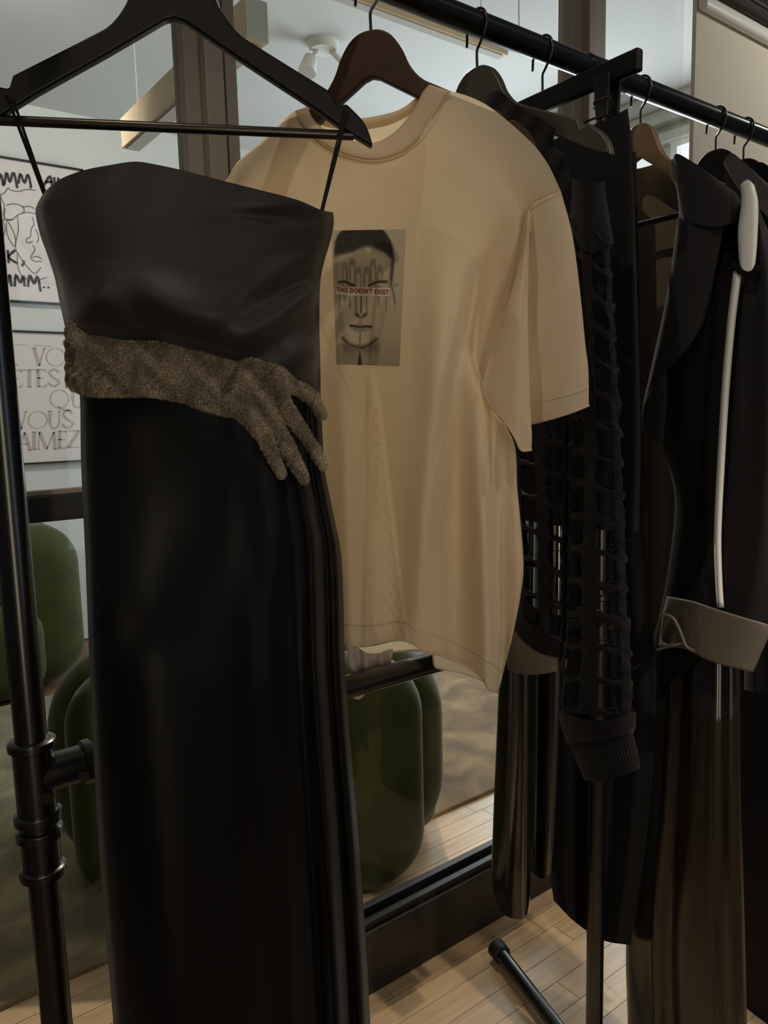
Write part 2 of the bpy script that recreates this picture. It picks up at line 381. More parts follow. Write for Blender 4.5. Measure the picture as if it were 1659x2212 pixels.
# back of the shop behind the aisle: unseen wall, openings added for the cool and streak fill lamps
wb = empty('wall_back', (0, -2.6, 0)); tag(wb, kind='structure')
MB().box((-3.5, -2.7, 0), (-0.95, -2.6, 3.0)).box((-0.55, -2.7, 0), (1.05, -2.6, 3.0)).box((1.95, -2.7, 0), (4.0, -2.6, 3.0)).box((-0.95, -2.7, 2.45), (-0.55, -2.6, 3.0)).box((1.05, -2.7, 2.6), (1.95, -2.6, 3.0)).box((1.05, -2.7, 0), (1.95, -2.6, 0.4)).build('wall_plaster', M_warmwall, wb)
wall_pier = box('wall_pier', (XR, PY, 0), (RWX, PY + 0.012, CEIL), M_warmwall); tag(wall_pier, kind='structure')
tr = box('trim_1', (XR, PY - 0.03, 2.385), (RWX, PY, 2.42), M_porcelain, bevel=0.01); tag(tr, kind='structure')

# rug
rug = box('area_rug', (-1.3, 1.752, 0.0), (2.9, 3.72, 0.014), M_rug, bevel=0.005)
tag(rug, 'large mottled olive brown rug on the floor behind the glass', 'rug')

# ceiling track at the upper right
t = empty('lighting_track', (2.4, 1.232, 2.43))
box('track_rail', (2.02, 1.20, 2.435), (3.6, 1.265, 2.51), M_black_metal, t, 0.003)
box('track_slot', (2.04, 1.215, 2.431), (3.58, 1.25, 2.436), M_frame_dark, t)
for x in (2.3, 3.3): MB().tube([(x, 1.232, 2.51), (x, 1.232, CEIL)], 0.004, 8).build('suspension_rod', M_black_metal, t, True)
tag(t, 'black lighting track at the top right corner', 'track')

# pendant lamp of pale oak
p = empty('pendant_light', (1.115, 2.55, 2.35))
box('lamp_body', (1.08, 2.03, 2.345), (1.15, 3.09, 2.455), M_pendant, p, 0.003)
box('end_cap', (1.081, 2.026, 2.346), (1.149, 2.032, 2.454), M_diffuser, p)
box('diffuser', (1.09, 2.05, 2.339), (1.14, 3.07, 2.346), M_diffuser, p)
for y in (2.12, 2.98): MB().tube([(1.115, y, 2.455), (1.115, y, CEIL)], 0.002, 6).build('cable', M_porcelain, p, True)
tag(p, 'long pale oak box pendant hanging behind the glass', 'pendant light')

# cream strip alongside the rail, taken for crown moulding, built as a hung box
A = on_z(850, 22, 2.62); B = on_z(1075, 112, 2.62)
p = empty('cream_strip', ((A[0] + B[0]) / 2, A[1], 2.6))
box('lamp_body', (1.25, A[1] - 0.02, 2.60), (B[0] + 0.02, A[1] + 0.03, 2.64), M_pendant, p, 0.003)
box('diffuser', (1.27, A[1] - 0.01, 2.596), (B[0], A[1] + 0.02, 2.601), M_diffuser, p)
for x in (1.35, B[0] - 0.1): MB().tube([(x, A[1], 2.64), (x, A[1], CEIL)], 0.002, 6).build('cable', M_porcelain, p, True)
tag(p, 'cream strip seen just under the black clothes rail', 'lamp')
q = on_z(1121, 70, 2.75)
c = MB().tube([(q[0], q[1], 2.72), (q[0], q[1], CEIL)], 0.004, 6).build('hanging_cord', M_porcelain, None, True)
tag(c, 'thin pale cord hanging from the ceiling above the rail', 'cord')

# ceiling fixture
q = on_z(697, 92, CEIL)
p = empty('ceiling_spotlight', (q[0], q[1], CEIL))
MB().tube([(q[0], q[1], CEIL), (q[0], q[1], CEIL - 0.035)], [0.075, 0.06], 24).build('mounting_plate', M_porcelain, p, True)
for dx, dy in ((-0.05, 0.03), (0.09, -0.03)):
    e = (q[0] + dx * 1.6, q[1] + dy * 1.6 - 0.03, CEIL - 0.14)
    MB().tube([(q[0] + dx * 0.4, q[1] + dy * 0.4, CEIL - 0.03), (q[0] + dx, q[1] + dy, CEIL - 0.08)], 0.012, 10).build('swivel_arm', M_porcelain, p, True)
    MB().tube([(q[0] + dx, q[1] + dy, CEIL - 0.07), e], [0.032, 0.042], 18).build('spot_head', M_porcelain, p, True)
tag(p, 'small white twin spotlight on the ceiling left of the brown hanger', 'ceiling light')

# ------------------------------------------------------------------ posters
POY = FARY - 0.025
def ribbon(mb, pts, w, y, closed=False):
    """flat stroke on the poster (points in metres, x/z)"""
    P = smooth_curve(pts, max(8, len(pts) * 5)) if len(pts) > 2 else np.array(pts, float)
    d = np.gradient(P, axis=0); nrm = np.stack([-d[:, 1], d[:, 0]], 1); nrm /= (np.linalg.norm(nrm, axis=1, keepdims=True) + 1e-9)
    a, b = P + nrm * w / 2, P - nrm * w / 2; n = len(P)
    V = [(x, y, z) for x, z in a] + [(x, y, z) for x, z in b]
    mb.add(V, [(i, i + 1, n + i + 1, n + i) for i in range(n - 1)])
def c5(x, y):                                # study coordinates of the posters
    q = on_y(np.array(x / 2.665), np.array(300 + y / 2.665), POY); return (q[0], q[2])
def poster(x0, x1, z0, z1, label):
    e = empty('framed_poster', ((x0 + x1) / 2, FARY, z0))
    box('paper', (x0 + 0.008, POY, z0 + 0.008), (x1 - 0.008, POY + 0.012, z1 - 0.008), M_paper, e)
    fr = MB()
    for a, b in (((x0, z0), (x1, z0 + 0.010)), ((x0, z1 - 0.010), (x1, z1)), ((x0, z0), (x0 + 0.010, z1)), ((x1 - 0.010, z0), (x1, z1))):
        fr.box((a[0], POY - 0.012, a[1]), (b[0], FARY, b[1]))
    fr.build('frame', M_frame_dark, e)
    tag(e, label, 'poster'); return e
p1 = poster(0.66, 1.375, 1.945, 2.70, 'framed poster with a hand drawn face, upper of the two posters')
LY = POY - 0.0015
wS = 0.013
marks = [[(-14, 268), (2, 200), (20, 272)], [(24, 265), (38, 192), (56, 250), (78, 192), (100, 285)], [(105, 258), (118, 200), (140, 255), (160, 205), (178, 268)],
          [(180, 268), (174, 284)], [(250, 272), (288, 215), (300, 275)], [(260, 250), (300, 246)], [(312, 220), (316, 262), (332, 262), (336, 222)],
          [(-8, 672), (4, 660), (14, 680), (4, 700), (-8, 696)], [(44, 640), (50, 715)], [(88, 640), (50, 680), (104, 720)], [(130, 700), (138, 712), (126, 732)],
          [(-14, 790), (0, 860)], [(14, 790), (28, 865)], [(16, 795), (40, 835), (56, 780), (66, 850)], [(84, 850), (92, 782), (118, 830), (134, 785), (142, 850)],
          [(160, 852), (172, 782), (196, 836), (216, 790), (234, 880)], [(250, 850), (256, 858)], [(276, 852), (282, 860)]]
for i0, i1 in ((0, 3), (3, 4), (4, 7), (7, 11), (11, 16), (16, 19)):
    mb = MB()
    for s in marks[i0:i1]: ribbon(mb, [c5(*q) for q in s], wS, LY)
    mb.build('marker_lettering', M_ink, p1)
mb = MB()
for s in [[(8, 345), (5, 325), (30, 306), (48, 282), (62, 296), (110, 302), (150, 292), (205, 296)], [(8, 345), (24, 380), (20, 430), (28, 460)],
          [(36, 384), (70, 374), (110, 380), (138, 392), (168, 388), (200, 402)], [(30, 470), (70, 466), (100, 440), (150, 424), (206, 432)],
          [(30, 400), (26, 455), (60, 465), (72, 462)], [(128, 388), (140, 410), (130, 432)], [(28, 460), (4, 490), (2, 540), (18, 560), (30, 520), (22, 480)],
          [(36, 480), (40, 540), (60, 590), (88, 620), (86, 560), (60, 500), (40, 470)], [(100, 440), (106, 520), (90, 600), (92, 640)],
          [(186, 450), (196, 490), (180, 520), (176, 560), (152, 580), (160, 600), (188, 590)], [(190, 612), (200, 640), (176, 684), (210, 676), (240, 690)],
          [(176, 690), (200, 704), (240, 706)], [(92, 640), (130, 700), (196, 774), (236, 740)], [(100, 650), (104, 740), (140, 800), (220, 810), (270, 796)],
          [(215, 600), (222, 560), (205, 520)]]:
    ribbon(mb, [c5(*q) for q in s], 0.0045, LY - 0.0003)
mb.build('line_drawing', M_ink_soft, p1)
p2 = poster(0.70, 1.40, 1.060, 1.795, 'framed poster with thin grey capital letters, lower of the two posters')
mb = MB(); TK, TN = 0.017, 0.006
def st(a, b, w): ribbon(mb, [c5(*a), c5(*b)], w, LY)
def serif(x, y, l=12): st((x - l, y), (x + l, y), TN)
def ring(cx, cy, rx, ry):
    n = 40; V = []
    for k in range(n):
        a = 2 * math.pi * k / n; th = 2.2 + 4.2 * abs(math.cos(a)); 
        for q in (1, -1):
            x, z = c5(cx + (rx + q * th / 2) * math.cos(a), cy + (ry + q * th / 2) * math.sin(a)); V.append((x, LY, z))
    mb.add(V, [(2 * k, 2 * ((k + 1) % n), 2 * ((k + 1) % n) + 1, 2 * k + 1) for k in range(n)])
def lt(ch, x0, x1, y0, y1):
    ym = (y0 + y1) / 2; xm = (x0 + x1) / 2
    if ch == 'V': st((x0 + 8, y0), (xm, y1), TK); st((xm, y1), (x1 - 6, y0), TN); serif(x0 + 6, y0); serif(x1 - 6, y0, 8)
    elif ch == 'A': st((x0 + 4, y1), (xm, y0), TN); st((xm, y0), (x1 - 8, y1), TK); st((x0 + 18, ym + 16), (x1 - 22, ym + 16), TN); serif(x0 + 4, y1); serif(x1 - 8, y1)
    elif ch == 'O': ring(xm, ym, (x1 - x0) / 2, (y1 - y0) / 2)
    elif ch == 'Q': ring(xm, ym, (x1 - x0) / 2, (y1 - y0) / 2); ribbon(mb, [c5(xm - 10, y1 - 6), c5(xm + 22, y1 + 10), c5(x1 + 20, y1 + 16)], TN * 1.6, LY)
    elif ch == 'U': st((x0 + 8, y0), (x0 + 8, ym + 12), TK); ribbon(mb, [c5(x0 + 8, ym + 10), c5(x0 + 16, y1 - 8), c5(xm, y1), c5(x1 - 14, y1 - 10), c5(x1 - 6, ym + 10)], TN * 1.5, LY); st((x1 - 6, ym + 12), (x1 - 6, y0), TN); serif(x0 + 8, y0); serif(x1 - 6, y0, 8)
    elif ch == 'I': st((xm, y0), (xm, y1), TK); serif(xm, y0); serif(xm, y1)
    elif ch == 'T': st((xm, y0), (xm, y1), TK); st((x0, y0), (x1, y0), TN); st((x0, y0), (x0 - 2, y0 + 14), TN); st((x1, y0), (x1 + 2, y0 + 14), TN); serif(xm, y1)
    elif ch == 'E': st((x0 + 8, y0), (x0 + 8, y1), TK); [st((x0, yy), (x1 - k, yy), TN) for yy, k in ((y0, 4), (ym, 12), (y1, 0))]; st((x1 - 4, y0), (x1 - 2, y0 + 14), TN); st((x1, y1), (x1 + 2, y1 - 16), TN)
    elif ch == 'M': st((x0 + 8, y1), (x0 + 14, y0), TN); st((x0 + 14, y0), (xm, y1), TK); st((xm, y1), (x1 - 14, y0), TN); st((x1 - 14, y0), (x1 - 8, y1), TK); serif(x0 + 8, y1); serif(x1 - 8, y1)
    elif ch == 'Z': st((x0, y0), (x1, y0), TN); st((x1, y0), (x0, y1), TK); st((x0, y1), (x1, y1), TN)
    elif ch == 'S': ribbon(mb, [c5(x1 - 6, y0 + 18), c5(xm, y0), c5(x0 + 6, y0 + 22), c5(xm, ym), c5(x1 - 2, y1 - 24), c5(xm, y1), c5(x0, y1 - 20)], 0.011, LY)
for a in [('V', 190, 262, 1205, 1308), ('O', 268, 376, 1205, 1308), ('E', 65, 122, 1330, 1430), ('T', 128, 212, 1330, 1428), ('E', 214, 266, 1328, 1426), ('S', 278, 344, 1326, 1424),
          ('Q', 290, 396, 1445, 1548), ('U', 412, 480, 1445, 1545), ('V', 88, 156, 1570, 1672), ('O', 164, 272, 1568, 1668), ('U', 280, 348, 1568, 1666), ('S', 358, 424, 1564, 1664),
          ('A', 105, 182, 1690, 1792), ('I', 186, 210, 1688, 1788), ('M', 214, 326, 1686, 1786), ('E', 336, 386, 1682, 1780), ('Z', 394, 456, 1680, 1776)]: lt(*a)
ribbon(mb, [c5(74, 1310), c5(86, 1292), c5(98, 1308)], TN * 1.4, LY); ribbon(mb, [c5(60, 1182), c5(150, 1186)], 0.003, LY); ribbon(mb, [c5(190, 1188), c5(300, 1194)], 0.003, LY)
mb.build('printed_lettering', M_ink_grey, p2)

# ------------------------------------------------------------------ green velvet seating
def slab(w, h, d, rc, re, n=10, ne=8):
    """soft rounded slab: w along x, h along z (base at 0), thickness d along y"""
    V = []; rings = 2 * ne + 2
    def outline(ins):
        pts = []; ww, hh = w / 2 - ins, h / 2 - ins; r = max(rc - ins, 0.01)
        for cx, cz, a0 in ((ww - r, hh - r, 0), (-(ww - r), hh - r, 90), (-(ww - r), -(hh - r), 180), (ww - r, -(hh - r), 270)):
            for k in range(n + 1):
                a = math.radians(a0 + 90 * k / n); pts.append((cx + r * math.cos(a), cz + r * math.sin(a)))
        return pts
    m = 4 * (n + 1); prof = [(re * (1 - math.sin(a)), -d / 2 + re * (1 - math.cos(a))) for a in np.linspace(0, math.pi / 2, ne + 1)]
    prof += [(i, -y) for i, y in reversed(prof)]
    for ins, y in prof: V += [(x, y, z + h / 2) for x, z in outline(ins)]
    Fc = [(j * m + k, j * m + (k + 1) % m, (j + 1) * m + (k + 1) % m, (j + 1) * m + k) for j in range(len(prof) - 1) for k in range(m)]
    Fc += [tuple(range(m - 1, -1, -1)), tuple(range((len(prof) - 1) * m, len(prof) * m))]
    return V, Fc
def place(VF, org, ang, yoff=0.0, xoff=0.0, zoff=0.0, tilt=0.0):
    c, s = math.cos(ang), math.sin(ang); out = []
    for x, y, z in VF[0]:
        y2 = y * math.cos(tilt) - z * math.sin(tilt); z2 = y * math.sin(tilt) + z * math.cos(tilt)
        x2 = x + xoff; y2 += yoff; out.append((org[0] + x2 * c - y2 * s, org[1] + x2 * s + y2 * c, org[2] + z2 + zoff))
    return out, VF[1]
ch = (0.845, 1.785, 0.014); ca = math.radians(-33)
e = empty('armchair', ch)
def cpart(name, S, **k): v, f = place(S, ch, ca, **k); o = mesh(name, v, f, M_velvet, e); return o
cpart('back_pad', slab(0.93, 0.66, 0.15, 0.17, 0.07), yoff=-0.02, xoff=0.015)
cpart('outer_shell', slab(1.115, 0.665, 0.20, 0.24, 0.095), yoff=0.15)
cpart('seat_cushion', slab(0.86, 0.40, 0.52, 0.09, 0.08), yoff=0.50)
for sx in (-1, 1): cpart('armrest', slab(0.17, 0.56, 0.60, 0.08, 0.075), yoff=0.48, xoff=sx * 0.465)
tag(e, 'green velvet armchair seen from behind, right below the cream shirt', 'armchair')

so = (-0.05, 4.08, 0.0)
e = empty('sofa', so)
def spart(name, S, **k): v, f = place(S, so, 0.0, **k); return mesh(name, v, f, M_velvet, e)
spart('backrest', slab(2.0, 0.80, 0.34, 0.16, 0.15), yoff=0.30)
spart('armrest', slab(0.42, 0.80, 0.62, 0.20, 0.16), yoff=0.05, xoff=0.86)
spart('seat_cushion', slab(1.55, 0.44, 0.70, 0.14, 0.12), yoff=0.0, xoff=0.08)
tag(e, 'rounded green velvet sofa against the far wall under the posters', 'sofa')

# ------------------------------------------------------------------ clothes rack
e = empty('clothes_rack', (1.08, RAIL_Y, 0))
PX1, PX2, PX3 = 0.151, 1.083, 2.36
MIDZ = 0.934
def pipe(name, a, b, r): return MB().tube([a, b], r, 24).build(name, M_black_metal, e, True)
pipe('top_rail', (PX1, RAIL_Y, RAIL_Z), (PX3, RAIL_Y, RAIL_Z), RAIL_R)
pipe('lower_rail', (PX1, RAIL_Y, MIDZ), (PX2, RAIL_Y, MIDZ), RAIL_R * 0.95)
for x in (PX1, PX2, PX3): pipe('post', (x, RAIL_Y, 0.02), (x, RAIL_Y, RAIL_Z), 0.0158)
def fitting(x, z, arm):
    o = MB().tube([(x, RAIL_Y, z - 0.045), (x, RAIL_Y, z + 0.035)], 0.0195, 24).tube([(x, RAIL_Y, z), (x + arm, RAIL_Y, z)], 0.0192, 24).build('tee_fitting', M_black_metal, e, True)
    for a, b in ((z + 0.030, z + 0.041), (z - 0.050, z - 0.038)):
        MB().tube([(x, RAIL_Y, a), (x, RAIL_Y, a + 0.002), (x, RAIL_Y, b - 0.002), (x, RAIL_Y, b)], [0.0205, 0.0235, 0.0235, 0.0205], 24).build('collar', M_black_metal, o, True)
    sg = 1 if arm > 0 else -1
    MB().tube([(x + arm - 0.011 * sg, RAIL_Y, z), (x + arm - 0.009 * sg, RAIL_Y, z), (x + arm - 0.001 * sg, RAIL_Y, z), (x + arm + 0.001 * sg, RAIL_Y, z)], [0.0205, 0.0235, 0.0235, 0.0205], 24).build('collar', M_black_metal, o, True)
    for q in ((x + 0.008, RAIL_Y - 0.018, z - 0.018), (x + 0.045 * sg, RAIL_Y - 0.018, z - 0.006)):
        MB().tube([q, (q[0] - 0.002, q[1] - 0.004, q[2]), (q[0] - 0.002, q[1] - 0.004, q[2])], [0.0062, 0.0058, 0.003], 16).build('set_screw', M_bar, o, True)
fitting(PX1, MIDZ, 0.058)
o = MB().tube([(PX1, RAIL_Y, MIDZ - 0.105), (PX1, RAIL_Y, MIDZ - 0.050)], 0.0192, 24).build('coupling', M_black_metal, e, True)
for zz in (MIDZ - 0.062, MIDZ - 0.105):
    MB().tube([(PX1, RAIL_Y, zz - 0.006), (PX1, RAIL_Y, zz - 0.004), (PX1, RAIL_Y, zz + 0.004), (PX1, RAIL_Y, zz + 0.006)], [0.0202, 0.0232, 0.0232, 0.0202], 24).build('collar', M_black_metal, o, True)
fitting(PX2, MIDZ, -0.058)
for x, s in ((PX2, 0.05), (PX1, 0.05), (PX3, -0.05)):
    MB().tube([(x - abs(s) if x == PX2 else x, RAIL_Y, RAIL_Z), (x + s, RAIL_Y, RAIL_Z)], 0.0192, 24).tube([(x, RAIL_Y, RAIL_Z - 0.05), (x, RAIL_Y, RAIL_Z)], 0.0192, 24).build('rail_fitting', M_black_metal, e, True)
for x, ang in ((PX2, 16), (PX1, 4), (PX3, 0)):
    dx, dy = math.sin(math.radians(ang)), math.cos(math.radians(ang)); fr, bk = 0.40, 0.36
    a = (x + dx * bk, RAIL_Y + dy * bk, 0.026); b = (x - dx * fr, RAIL_Y - dy * fr, 0.026)
    ft = pipe('foot_tube', a, b, 0.0158)
    for q, s in ((a, 1), (b, -1)):
        q0 = (q[0] - dx * 0.012 * s, q[1] - dy * 0.012 * s, q[2]); q1 = (q[0] + dx * 0.022 * s, q[1] + dy * 0.022 * s, q[2])
        MB().tube([q0, (q0[0] + dx * 0.002 * s, q0[1] + dy * 0.002 * s, q0[2]), (q1[0] - dx * .004 * s, q1[1] - dy * .004 * s, q1[2]), q1], [0.019, 0.0215, 0.0225, 0.017], 24).build('end_cap', mat('black_rubber', lin(20, 20, 20), 0.6) if 'black_rubber' not in bpy.data.materials else bpy.data.materials['black_rubber'], ft, True)
tag(e, 'black pipe clothes rack carrying all the garments', 'clothes rack')

# ------------------------------------------------------------------ hangers
HALF = [(0, -.058), (.015, -.0600), (.029, -.0690), (.041, -.0860), (.050, -.105), (.066, -.1245), (.090, -.139), (.165, -.1795), (.170, -.1925), (.181, -.1905), (.1985, -.207), (.2065, -.222), (.2095, -.235)]
HBOT = [(.180, -.2195), (.141, -.1945), (.070, -.1530), (.010, -.1165), (0, -.1135)]
def hanger(name, pl, m, label, group=None, bar=True, width=1.0, thick=0.013, tip=1.0):
    e = empty(name, tuple(pl.p0))
    top = smooth_curve([(-.015, -.060)] + HALF[:8], 40); top = [tuple(q) for q in top if q[0] > 0.001]; tipc = [tuple(q) for q in smooth_curve(HALF[9:], 10)]
    right = [(u * width, z) for u, z in [HALF[0]] + top + [HALF[8]] + tipc + HBOT]; full = right[:-1] + [right[-1]] + [(-u, z) for u, z in reversed(right[1:-1])]
    V = [pl.loc(u, z, thick / 2) for u, z in full] + [pl.loc(u, z, -thick / 2) for u, z in full]; n = len(full)
    body = mesh('hanger_body', V, [], m, e)
    # faces: strip halves between top and bottom edges
    me = body.data; bmv = [tuple(map(float, v)) for v in V]
    Fc = [tuple(range(n)), tuple(range(2 * n - 1, n - 1, -1))] + [(i, n + i, n + (i + 1) % n, (i + 1) % n) for i in range(n)]
    me.clear_geometry(); me.from_pydata(bmv, [], Fc); me.update()
    import bmesh as _b
    bm = _b.new(); bm.from_mesh(me); _b.ops.recalc_face_normals(bm, faces=bm.faces); bm.to_mesh(me); bm.free()
    b = body.modifiers.new('bevel', 'BEVEL'); b.width = 0.0035; b.segments = 3; b.limit_method = 'ANGLE'; b.angle_limit = math.radians(50)
    me.polygons.foreach_set('use_smooth', [True] * len(me.polygons)); w = body.modifiers.new('wn', 'WEIGHTED_NORMAL')
    rr = RAIL_R + 0.0022; pts = [(0, -.070), (0, -.052), (0, -.036), (.004, -.030), (.013, -.019), (rr + .0005, -.006)]
    pts += [(rr * math.cos(a), rr * math.sin(a)) for a in np.radians(np.arange(0, 191, 15))] + [(-rr - .0005, -.012), (-rr - .0012, -.024)]
    hk = smooth_curve(pts, 60)
    MB().tube([pl.loc(u, z) for u, z in hk], 0.0019, 10).build('hook', M_black_metal, e, True)
    if bar:
        MB().tube([pl.loc(-.188 * width, -.222), pl.loc(.188 * width, -.222)], 0.0052, 14).build('trouser_bar', M_bar, e, True)
    tag(e, label, 'hanger', group); return e

PD = Plane(0.353, -26); PT = Plane(0.612, -58); PS = Plane(0.796, -89); PC = Plane(0.932, -90); PB = Plane(1.179, -90); PG = Plane(1.416, -90); PH = Plane(1.517, -90); PI = Plane(1.60, -90)
hanger('wooden_hanger', PD, M_hanger_black, 'black wooden hanger with a bar carrying the strapless dress')
hanger('wooden_hanger', PT, M_hanger_brown, 'dark brown wooden hanger carrying the cream shirt', bar=False)
hanger('wooden_hanger', PS, M_hanger_lit, 'black wooden hanger, lit grey put in its colour, whose tip pokes out of the cut-out sweatshirt', bar=False, width=1.08)
hanger('wooden_hanger', PB, M_hanger_tan, 'brown walnut hanger carrying the open charcoal coat', width=0.8)
hanger('wooden_hanger', PG, M_hanger_black, 'dark wooden hanger just behind the charcoal coat, under a mauve collar', bar=False)
hanger('wooden_hanger', PH, M_hanger_black, 'dark wooden hanger at the right edge, last one on the rail', bar=False)

# clamp hanger
e = empty('clamp_hanger', tuple(PC.p0))
zt, zb = -.060, -.089
V = []
u0, u1 = -0.168, 0.170
box_pts = [(u0, zb), (u1, zb), (u1, zt), (u0, zt)]
mb = MB(); V = [PC.loc(u, z, .007) for u, z in box_pts] + [PC.loc(u, z, -.007) for u, z in box_pts]
mb.add(V, [(0, 1, 2, 3), (7, 6, 5, 4), (0, 4, 5, 1), (1, 5, 6, 2), (2, 6, 7, 3), (3, 7, 4, 0)]).build('clamp_bar', M_hanger_black, e, bevel=0.003)
rr = RAIL_R + 0.0022
hk = smooth_curve([(0, -.064), (0, -.05), (0, -.036), (.004, -.030), (.013, -.019), (rr + .0005, -.006)] + [(rr * math.cos(a), rr * math.sin(a)) for a in np.radians(np.arange(0, 191, 15))] + [(-rr - .0005, -.012), (-rr - .0012, -.024)], 60)
MB().tube([PC.loc(u, z) for u, z in hk], 0.0019, 10).build('hook', M_black_metal, e, True)
MB().tube([PC.loc(-.15, -.125, -.004), PC.loc(.13, -.125, -.004)], 0.0016, 8).build('wire_rod', M_black_metal, e, True)
for uc in (-.10, .118):
    c = MB()
    pts = [(uc - .013, -.080), (uc + .013, -.080), (uc + .010, -.135), (uc - .010, -.135)]
    for d0, d1 in ((.010, .014), (-.014, -.010)):
        V = [PC.loc(u, z, d1) for u, z in pts] + [PC.loc(u, z, d0) for u, z in pts]
        c.add(V, [(0, 1, 2, 3), (7, 6, 5, 4), (0, 4, 5, 1), (1, 5, 6, 2), (2, 6, 7, 3), (3, 7, 4, 0)])
    cl = c.build('clip', M_black_metal, e, bevel=0.001)
    MB().tube([PC.loc(uc - .013, -.112, .012), PC.loc(uc + .013, -.112, .012)], 0.003, 8).build('clip_spring', M_chrome, cl, True)
tag(e, 'flat black clamp hanger set crosswise on the rail', 'hanger')

# ------------------------------------------------------------------ strapless dress
PDd = PD
dress = empty('strapless_dress', tuple(PD.loc(0, -1.5)))
def dress_d(S, T, P):
    x, y = P[..., 0], P[..., 1]
    d = 0.075 * rounded(S, 0.55)
    d += 0.012 * gauss(T, 0.55, 0.45) * rounded(S) + 0.022 * gauss(T, 0.76, 0.16) * rounded(S, 0.6)
    # swag folds running in from the right side seam
    r = np.clip((x - 430) / 260, 0, 1) ** 1.3
    ph = (y - 600) + 0.62 * (x - 690)
    d += 0.0095 * r * np.sin(ph / 19.0 + 0.6 * np.sin(ph / 47)) * np.clip((y - 540) / 80, 0, 1)
    d += 0.004 * gauss(x, 600, 90) * gauss(y, 440, 26) * 1.2 - 0.005 * gauss(x, 590, 110) * gauss(y, 468 + 0.02 * (x - 600), 16)
    # pull towards the band at lower left
    d += 0.010 * gauss(x + (y - 640) * 0.55, 205, 40) * np.clip((y - 560) / 90, 0, 1) - 0.012 * gauss(x - 0.5 * (y - 700), 320, 40) * np.clip((y - 600) / 100, 0, 1)
    d += 0.0018 * np.sin(x / 31 + y / 60) * (1 - T)
    d *= np.clip(rounded(S, 0.5) * 3, 0, 1)
    edge = np.clip((T - 0.90) / 0.10, 0, 1) * 0.020 * rounded(S, 0.5); d -= edge
    return d + 0.002
bod_L = [(95, 415), (80, 442), (77, 462), (86, 505), (102, 550), (118, 600), (128, 650), (140, 705)]
bod_T = [(95, 415), (128, 388), (180, 368), (240, 356), (290, 349), (330, 354), (400, 369), (480, 390), (560, 410), (640, 431), (690, 452), (720, 459)]
bod_R = [(720, 459), (721, 485), (714, 520), (702, 560), (692, 610), (690, 700), (692, 780), (693, 880)]
bod_B = [(140, 705), (200, 735), (330, 755), (430, 770), (500, 790), (560, 815), (640, 850), (693, 880)]
bodice = sheet('bodice', PD, bod_L, bod_R, bod_T, bod_B, dress_d, M_satin, dress, 110, 100, back=lambda S, T, P: -0.05 * rounded(S, 0.6), Tb=[(95, 415), (250, 410), (500, 440), (720, 459)])
def swing(S, P): q = np.clip((P[..., 1] - 860) / 620, 0, 1); return 0.155 * q * q * (3 - 2 * q) * (1 - 0.75 * S)
def skirt_d(S, T, P):
    d = (0.062 + 0.05 * T) * rounded(S, 0.55)
    A = 0.25 + 0.75 * T
    for c, w, a in ((0.25, 0.10, .004), (0.62, 0.05, -.005), (0.71, 0.05, .007), (0.80, 0.025, -.014), (0.875, 0.030, .036), (0.925, 0.018, -.030), (0.975, 0.02, .014)):
        d += a * gauss(S, c + 0.03 * (0.5 - T) * (c - 0.4), w) * A
    d *= np.clip(rounded(S, 0.5) * 3.5, 0, 1)
    return d + 0.001 + swing(S, P)
sk_L = [(142, 712), (158, 800), (172, 852), (175, 1000), (184, 1200), (196, 1500), (215, 1850), (245, 2212), (275, 2600), (290, 2760)]
sk_R = [(693, 872), (697, 940), (701, 1010), (717, 1095), (736, 1190), (742, 1300), (746, 1450), (758, 1620), (772, 1780), (790, 2030), (800, 2212), (815, 2500), (826, 2760)]
sk_T = [(142, 712), (200, 740), (330, 758), (430, 772), (500, 792), (560, 812), (640, 845), (693, 872)]
sk_B = [(290, 2760), (420, 2785), (560, 2795), (700, 2785), (826, 2760)]
skirt = sheet('skirt', PD, sk_L, sk_R, sk_T, sk_B, skirt_d, M_skirt, dress, 130, 150, back=lambda S, T, P: swing(S, P) - (0.012 + 0.03 * np.clip(1 - T * 4, 0, 1) + 0.05 * np.clip(T * 2 - 1, 0, 1)) * rounded(S, 0.6))
def strap(a, b, w, d=0.004):
    A = PD.at(np.array(a[0]), np.array(a[1]), .009); B = PD.at(np.array(b[0]), np.array(b[1]), d)
    mb = MB(); n = 10
    V = []
    for i in range(n):
        c = A + (B - A) * i / (n - 1)
        V += [c - PD.u * w / 2, c + PD.u * w / 2, c + PD.u * w / 2 - PD.n * .001, c - PD.u * w / 2 - PD.n * .001]
    Fc = []
    for i in range(n - 1):
        for k in range(4): Fc.append((4 * i + k, 4 * i + (k + 1) % 4, 4 * i + 4 + (k + 1) % 4, 4 * i + 4 + k))
    mb.add(V, Fc).build('hanger_loop', M_skirt, dress)
strap((14, 205), (97, 424), .0035); strap((28, 215), (99, 420), .003)
strap((751, 240), (694, 462), .004); strap((744, 236), (692, 460), .002)

